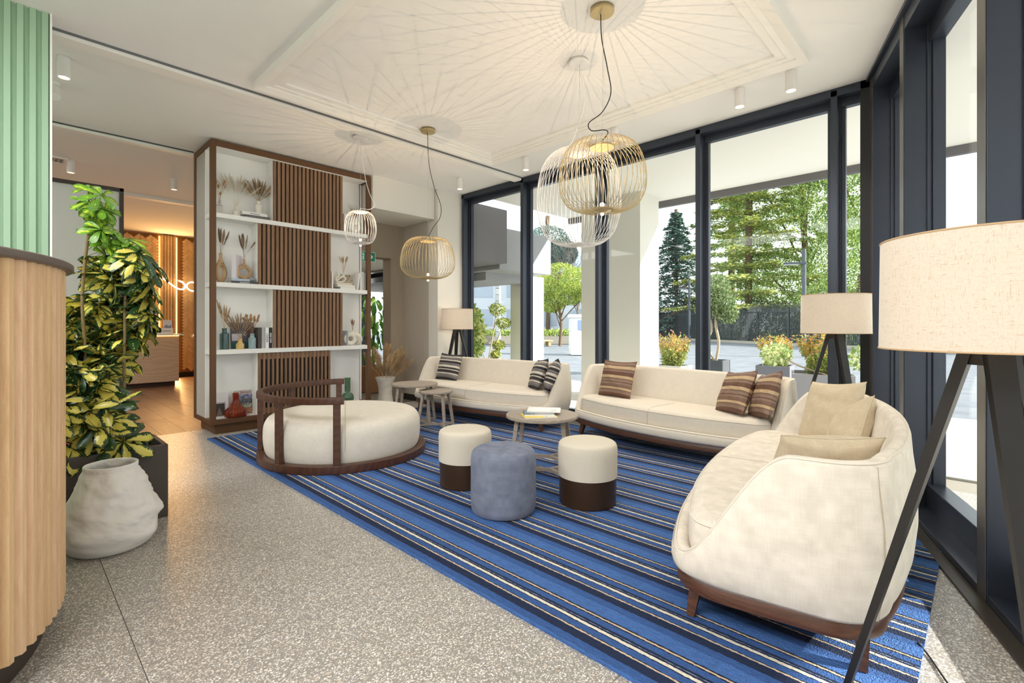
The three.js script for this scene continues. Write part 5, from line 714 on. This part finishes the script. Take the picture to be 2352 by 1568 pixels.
// fence: posts, pickets with bent spiked heads
{
  const A = V(-30, 0, -47.8), B = V(0.5, 0, -29.7), d = B.clone().sub(A), L = d.length(), n = d.clone().normalize(), t = thing('fence', 'tall dark steel picket fence with angled spikes', 'fence', [A.x, 0.05, A.z], Math.atan2(-n.z, n.x));
  const fm = std({ color: 0x4c5257, roughness: 0.5, metalness: 0.3 }), H = 2.35, pk = merge(bx(-0.024, 0.024, 0.08, H, -0.02, 0.02), bar([0, H - 0.02, 0], [0, H + 0.28, 0.22], 0.05, 0.02, 0.02, 0.01));
  for (let k = 0; k < 290; k++) part(t, 'picket', pk, fm).position.x = 4 + k * (L - 4.5) / 290;
  part(t, 'lower_rail', bx(0, L, 0.25, 0.32, -0.03, 0.03), fm); part(t, 'upper_rail', bx(0, L, 2.1, 2.17, -0.03, 0.03), fm);
  for (let x = 0; x < L; x += 2.7) part(t, 'post', bx(x - 0.06, x + 0.06, 0, H + 0.05, -0.06, 0.06), fm);
  const kb = scene.getObjectByName('kerb'); kb.position.set(A.x + n.x * 14, 0, A.z + n.z * 14 + 0.6); kb.rotation.y = Math.atan2(-n.z, n.x);
}
// ---- foliage
const LEAFGAIN = 1.7;
const leafQuad = (() => { const g = new THREE.BufferGeometry(); g.setAttribute('position', new THREE.Float32BufferAttribute([0, 0, 0, 0.5, 0.06, 0.28, 1, -0.08, 0, 0.5, 0.06, -0.28], 3)); g.setIndex([0, 1, 3, 1, 2, 3]); g.computeVertexNormals(); return g; })();
const foliageMat = phy({ color: 0xffffff, roughness: 0.7, transmission: 0.35, thickness: 0, side: THREE.DoubleSide });
const needleMat = phy({ color: 0xffffff, roughness: 0.85, transmission: 0.15, thickness: 0, side: THREE.DoubleSide });
function scatter(parent, name, count, size, colors, place, mat = foliageMat, geo = leafQuad) {
  const m = new THREE.InstancedMesh(geo, mat, count), q = new THREE.Quaternion(), e = new THREE.Euler(), M4 = new THREE.Matrix4(), c = new THREE.Color();
  for (let k = 0; k < count; k++) { const p = place(k); e.set(rr(-1, 1) * (p.flat ? 0.35 : 1.4), rnd() * 6.28, rr(-1, 1) * (p.flat ? 0.35 : 1.2)); q.setFromEuler(e); const s = size * rr(0.6, 1.3); M4.compose(p, q, V(s, s, s)); m.setMatrixAt(k, M4); const col = p.col ?? colors[Math.floor(rnd() * colors.length)], j = rr(0.8, 1.15) * LEAFGAIN; m.setColorAt(k, c.setRGB(col[0] * j, col[1] * j, col[2] * j)); }
  m.name = name; m.userData.kind = 'stuff'; lit(m); parent.add(m); return m;
}
const bark1 = std({ color: 0x6b5846, roughness: 0.95 }), bark2 = std({ color: 0xb9a58a, roughness: 0.9 });
const ball = (R, ry = R, o = 0.35) => { let v; do { v = V(rr(-1, 1), rr(-1, 1), rr(-1, 1)); } while (v.lengthSq() > 1); const l = v.length(); v.multiplyScalar((o + (1 - o) * Math.pow(l, 0.4)) / Math.max(l, 1e-3)); return v.set(v.x * R, v.y * ry, v.z * R); };
function broadTree(label, x, z, H, blobs, n, size, colors, trunkR, s) {
  seed = s; const t = thing('broadleaf_tree', label, 'tree', [x, 0, z]); part(t, 'trunk', tube([[0, 0, 0], [0.1, H * 0.3, 0], [-0.1, H * 0.6, 0.1], [0, H * 0.9, 0]], trunkR, 20, 8), bark1);
  for (const [bx_, by, bz, br] of blobs) part(t, 'branch', tube([[0, by * 0.45, 0], [bx_ * 0.5, by * 0.75, bz * 0.5], [bx_, by, bz]], trunkR * 0.35, 10, 5), bark1);
  scatter(t, 'foliage', n, size, colors, (k) => { const b = blobs[k % blobs.length]; return ball(b[3], b[3] * 0.8).add(V(b[0], b[1], b[2])); }); return t;
}
function conifer(label, x, z, H, R, layers, n, colors, s, drop = 0.25) {
  seed = s; const t = thing('conifer', label, 'tree', [x, 0, z]); part(t, 'trunk', tube([[0, 0, 0], [0.05, H * 0.5, 0.05], [0, H, 0]], H * 0.013, 12, 7), bark1);
  const br = []; for (let k = 0; k < layers; k++) { const q = (k + 0.5) / layers, y = H * (0.1 + 0.88 * q), r = R * Math.pow(1 - q, 0.75) + 0.25; const m = 5; for (let i = 0; i < m; i++) { const a = k * 1.9 + i * 6.283 / m + rr(-0.3, 0.3), L = r * rr(0.75, 1.1); br.push([y, a, L]); } }
  part(t, 'boughs', merge(br.filter((_, i) => i % 2 === 0).map(([y, a, L]) => plain(tube([[0, y, 0], [Math.cos(a) * L * 0.55, y + 0.05 * L, Math.sin(a) * L * 0.55], [Math.cos(a) * L, y - drop * L, Math.sin(a) * L]], 0.04, 6, 4)))), bark1);
  scatter(t, 'foliage', n * 3, 0.3, colors, (k) => { const [y, a, L] = br[k % br.length], f = Math.pow(rnd(), 0.7), w = L * 0.3 * (1.15 - f); const p = V(Math.cos(a) * L * f - Math.sin(a) * rr(-w, w), y + 0.1 * f * L - drop * L * f * f + rr(-0.16, 0.08), Math.sin(a) * L * f + Math.cos(a) * rr(-w, w)); p.flat = true; return p; }, needleMat); return t;
}
const G1 = [[0.10, 0.17, 0.03], [0.16, 0.24, 0.05], [0.24, 0.32, 0.07], [0.34, 0.40, 0.12], [0.07, 0.12, 0.03]], GY = [[0.30, 0.34, 0.06], [0.42, 0.44, 0.10], [0.20, 0.25, 0.05]], GB = [[0.05, 0.11, 0.09], [0.08, 0.15, 0.13], [0.12, 0.20, 0.16]], GC = [[0.16, 0.22, 0.07], [0.26, 0.31, 0.08], [0.44, 0.44, 0.12], [0.12, 0.18, 0.06], [0.5, 0.48, 0.14]];
conifer('blue green fir left of the window mullion', -20.9, -44, 12.2, 3.5, 26, 6000, GB, 501);
conifer('dark fir standing behind the fence by the column', -27.5, -50, 9, 3.2, 18, 6000, GB, 502);
conifer('tall cedar with golden sunlit boughs behind the fence', -13.6, -41.5, 21, 6.2, 17, 12000, GC, 503, 0.12);
conifer('slender cedar close to the middle mullion', -18, -50, 24, 5.4, 20, 9000, [[0.10, 0.17, 0.06], [0.17, 0.24, 0.08], [0.25, 0.31, 0.1]], 504, 0.15);
broadTree('large birch like tree filling the right window', -10.2, -44, 18, [[0, 8, 0, 4.2], [2.5, 11, 0, 3.8], [-2.6, 12, 0.5, 3.6], [0.5, 15, 0, 3.6], [3, 6, 1, 3], [-2, 5, 1, 2.8], [1, 19, 0, 3]], 52000, 0.17, G1, 0.22, 511);
broadTree('tree with drooping branches beyond the narrow window', -6.2, -46, 16, [[0, 12, 0, 3], [-1.5, 9.5, 0, 2.4], [1.5, 14.5, 0, 3], [-2.2, 14, 0, 2.6]], 15000, 0.18, G1, 0.18, 512);
broadTree('low green tree behind the fence on the right', -5.6, -37.5, 5, [[0, 3.5, 0, 2.4], [2.2, 3, 0, 2], [-2, 2.6, 0, 1.8], [4.5, 3.4, 0, 2.4]], 24000, 0.15, G1, 0.12, 513);
broadTree('yellow green maple outside the left window', -18.7, -23.6, 5, [[0, 4.1, 0, 1.25], [1.5, 3.8, 0.2, 1.1], [-1.2, 3.6, 0, 1.0], [0.9, 3.2, 0.2, 0.9], [-0.6, 2.7, 0, 0.8], [2.1, 3.1, 0, 0.7]], 22000, 0.11, GY.concat([[0.16, 0.26, 0.05]]), 0.09, 514);
broadTree('distant dark tree above the left wing', -30, -36, 13, [[0, 9, 0, 2.2], [1.6, 8, 0, 1.6]], 9000, 0.18, GB, 0.2, 515);
{
  seed = 77; const t = thing('bare_tree', 'leafless winter tree behind the yellow maple', 'tree', [-21.5, 0, -29.2]); const tw = [];
  const grow = (p, d, L, r, k) => { const e = p.clone().addScaledVector(d, L); tw.push(plain(tube([p, p.clone().lerp(e, 0.5).add(V(rr(-0.05, 0.05) * L, 0, rr(-0.05, 0.05) * L)), e], r, 3, 4))); if (k) for (let i = 0; i < (k > 3 ? 4 : 3); i++) grow(p.clone().lerp(e, rr(0.55, 1)), d.clone().add(V(rr(-0.6, 0.6), rr(-0.1, 0.35), rr(-0.6, 0.6))).normalize(), L * rr(0.55, 0.78), r * 0.6, k - 1); };
  grow(V(0, 0, 0), V(0, 1, 0), 3.0, 0.09, 5); part(t, 'branches', merge(tw), std({ color: 0x6a625e, roughness: 0.95 }));
}
{ const t = thing('thicket', 'dense green undergrowth behind the picket fence', 'bushes', [-13, 0, -41.5], -0.53); seed = 61; for (let k = 0; k < 9; k++) part(t, 'stem', tube([[-20 + k * 5, 0, 0], [-20 + k * 5 + 0.4, 1.6, 0.2]], 0.06, 6, 5), bark1); scatter(t, 'foliage', 60000, 0.16, [[0.07, 0.11, 0.04], [0.11, 0.16, 0.05], [0.17, 0.21, 0.07], [0.05, 0.08, 0.03]], () => { const x = rr(-22, 22), h = 1.6 + 1.1 * vnoise(x * 0.5 + 50, 3, 999, 9, 5) * 2; return V(x, h * Math.pow(rnd(), 0.8), rr(-1.2, 1.2)); }); }
// hedge and potted shrubs
{ const t = thing('hedge', 'low clipped green hedge across the yard', 'hedge', [-20.9, 0, -25.9], 0.8); seed = 31; part(t, 'bed_wall', bx(-5, 5, 0, 0.55, -0.5, 0.5), std({ color: 0x8f8a80, roughness: 0.9 })); scatter(t, 'foliage', 5000, 0.14, GY.concat(G1), () => V(rr(-5, 5), 0.55 + rr(0, 0.4), rr(-0.5, 0.5))); }
function potShrub(name, potLabel, label, x, z, w, h, col, build, turn = 0) {
  const p = thing('outdoor_planter', potLabel, 'planter', [x, -0.0, z], turn), q = 0.04, m = std({ color: col, roughness: 0.7 });
  part(p, 'wall', merge(rb(-w, w, 0, h, -w, -w + q, 0.006), rb(-w, w, 0, h, w - q, w, 0.006), rb(-w, -w + q, 0, h, -w + 0.01, w - 0.01, 0.006), rb(w - q, w, 0, h, -w + 0.01, w - 0.01, 0.006)), m); part(p, 'soil', bx(-w + q, w - q, 0.02, h - 0.05, -w + q, w - q), std({ color: 0x4a4038, roughness: 1 }));
  const t = thing(name, label, 'shrub', [x, h - 0.06, z]); build(t); return t;
}
const NAN = [[0.22, 0.25, 0.06], [0.14, 0.2, 0.05], [0.32, 0.32, 0.09], [0.50, 0.20, 0.09], [0.14, 0.19, 0.05]], VAR = [[0.42, 0.46, 0.24], [0.24, 0.32, 0.12], [0.55, 0.56, 0.36], [0.16, 0.24, 0.08]];
const nandina = (R, H) => (t) => { for (let k = 0; k < 7; k++) part(t, 'stem', tube([[Math.cos(k) * 0.05, 0, Math.sin(k) * 0.05], [Math.cos(k * 0.9) * R * 0.3, H * 0.5, Math.sin(k * 0.9) * R * 0.3]], 0.008, 6, 5), bark1); scatter(t, 'foliage', 7000, 0.05, NAN.slice(0, 3), () => { const a = rnd() * 6.283, q = Math.sqrt(rnd()), y = Math.pow(rnd(), 0.8), lump = 0.8 + 0.25 * Math.sin(a * 3 + y * 5) + rr(-0.12, 0.12), v = V(Math.cos(a) * R * q * lump * (0.55 + 0.5 * y), H * y * (1.05 - 0.25 * q) * lump, Math.sin(a) * R * q * lump * (0.55 + 0.5 * y)); if (y > 0.72 && rnd() < 0.5) v.col = rnd() < 0.5 ? [0.42, 0.17, 0.08] : [0.46, 0.3, 0.06]; return v; }); };
seed = 41; potShrub('nandina_shrub', 'pale grey planter right of the broad column', 'red tipped shrub in the planter next to broad column', -4.77, -9.9, 0.3, 0.44, 0xb9b7b4, nandina(0.36, 0.72));
potShrub('nandina_shrub', 'grey planter behind the brown cushions', 'red tipped shrub behind the brown cushions', -3.08, -11.0, 0.31, 0.47, 0x77777e, nandina(0.36, 0.66), 0.1);
potShrub('nandina_shrub', 'large grey planter outside beside the corner lamp', 'red tipped shrub in the large planter by the lamp', -1.8, -8.75, 0.4, 0.56, 0x8c8c94, (t) => { nandina(0.32, 0.66)(t); part(t, 'twig', tube([[0.2, 0, 0.1], [-0.3, 0.2, 0.3], [-0.5, 0.35, 0.36]], 0.012, 10, 6), bark2); part(t, 'twig', tube([[0.1, 0, 0], [0.12, 0.6, 0.02], [-0.2, 0.95, 0.1]], 0.013, 10, 6), bark2); scatter(t, 'side_foliage', 900, 0.075, VAR, (k) => ball(0.2, 0.16, 0.2).add(k % 2 ? V(-0.55, 0.34, 0.36) : V(0.55, 0.3, 0.0))); }, 0.25);
potShrub('camellia_tree', 'dark planter of the small tree at the mullion', 'small glossy leaved tree on pale forked trunk', -4.84, -12.4, 0.26, 0.42, 0x4f5356, (t) => { part(t, 'trunk', tube([[0, 0, 0], [0.08, 0.5, 0.02], [0, 0.95, 0], [0.05, 1.5, 0]], 0.035, 20, 8), bark2); part(t, 'trunk', tube([[-0.03, 0, 0], [-0.2, 0.45, 0.05], [-0.1, 0.85, 0], [-0.2, 1.3, 0]], 0.025, 20, 8), bark2); scatter(t, 'foliage', 8000, 0.07, [[0.12, 0.17, 0.05], [0.07, 0.12, 0.04], [0.3, 0.34, 0.2], [0.17, 0.22, 0.08]], (k) => ball([0.34, 0.3, 0.26, 0.24, 0.28][k % 5], [0.34, 0.3, 0.24, 0.2, 0.26][k % 5], 0.1).add([V(0, 1.85, 0), V(0.18, 1.5, 0.05), V(-0.24, 1.35, 0), V(0.28, 1.2, 0), V(-0.05, 1.55, 0.1)][k % 5])); });
potShrub('topiary', 'grey planter of the cloud pruned topiary', 'cloud pruned topiary outside the left window', -7.9, -7.4, 0.26, 0.45, 0x8b9296, (t) => { const balls = [[0.1, 1.25, -0.2, 0.18], [0.15, 0.95, -0.35, 0.16], [-0.2, 0.85, 0.2, 0.17], [0.05, 0.45, -0.3, 0.14], [-0.1, 0.4, 0.4, 0.17], [0.05, 0.25, -0.2, 0.11]]; for (const [x, y, z] of balls) part(t, 'branch', tube([[0, 0, 0], [x * 0.4, y * 0.5, z * 0.6], [x, y, z]], 0.014, 8, 5), bark2); seed = 43; scatter(t, 'foliage', 3600, 0.05, GC, (k) => { const b = balls[k % 6]; return ball(b[3], b[3] * 0.7, 0.5).add(V(b[0], b[1], b[2])); }); });
potShrub('laurel_shrub', 'planter of the bright leaved shrub at the window edge', 'tall bright leaved shrub at the left window edge', -7.35, -6.35, 0.2, 0.42, 0x8b9296, (t) => { seed = 45; part(t, 'stem', tube([[0, 0, 0], [0.03, 0.6, 0], [0, 1.2, 0]], 0.02, 10, 6), bark1); scatter(t, 'foliage', 2600, 0.13, [[0.5, 0.52, 0.2], [0.24, 0.36, 0.1], [0.6, 0.6, 0.36]], () => { const v = ball(0.3, 0.6, 0.2); v.y += 0.75; return v; }); });
// street lamps
for (const [x, z, h, label] of [[-5.28, -22.7, 4.4, 'grey street lamp post with side arms behind the corner lamp'], [-15.6, -35, 4.6, 'grey street lamp post with side arms near the blue fir']]) { const t = thing('street_lamp', label, 'street lamp', [x, 0, z], 0.4), m = std({ color: 0x565c64, roughness: 0.5, metalness: 0.4 }); part(t, 'pole', cyl(0.09, 0.08, h, 0, 0, 0, 16), m); part(t, 'arm', merge(rb(-0.75, 0.08, h * 0.86, h * 0.86 + 0.09, -0.1, 0.1, 0.01)), m); part(t, 'lamp_head', rb(-0.74, -0.2, h * 0.86 - 0.02, h * 0.86, -0.08, 0.08, 0.004), M.white); }

renderer.render(scene, camera);
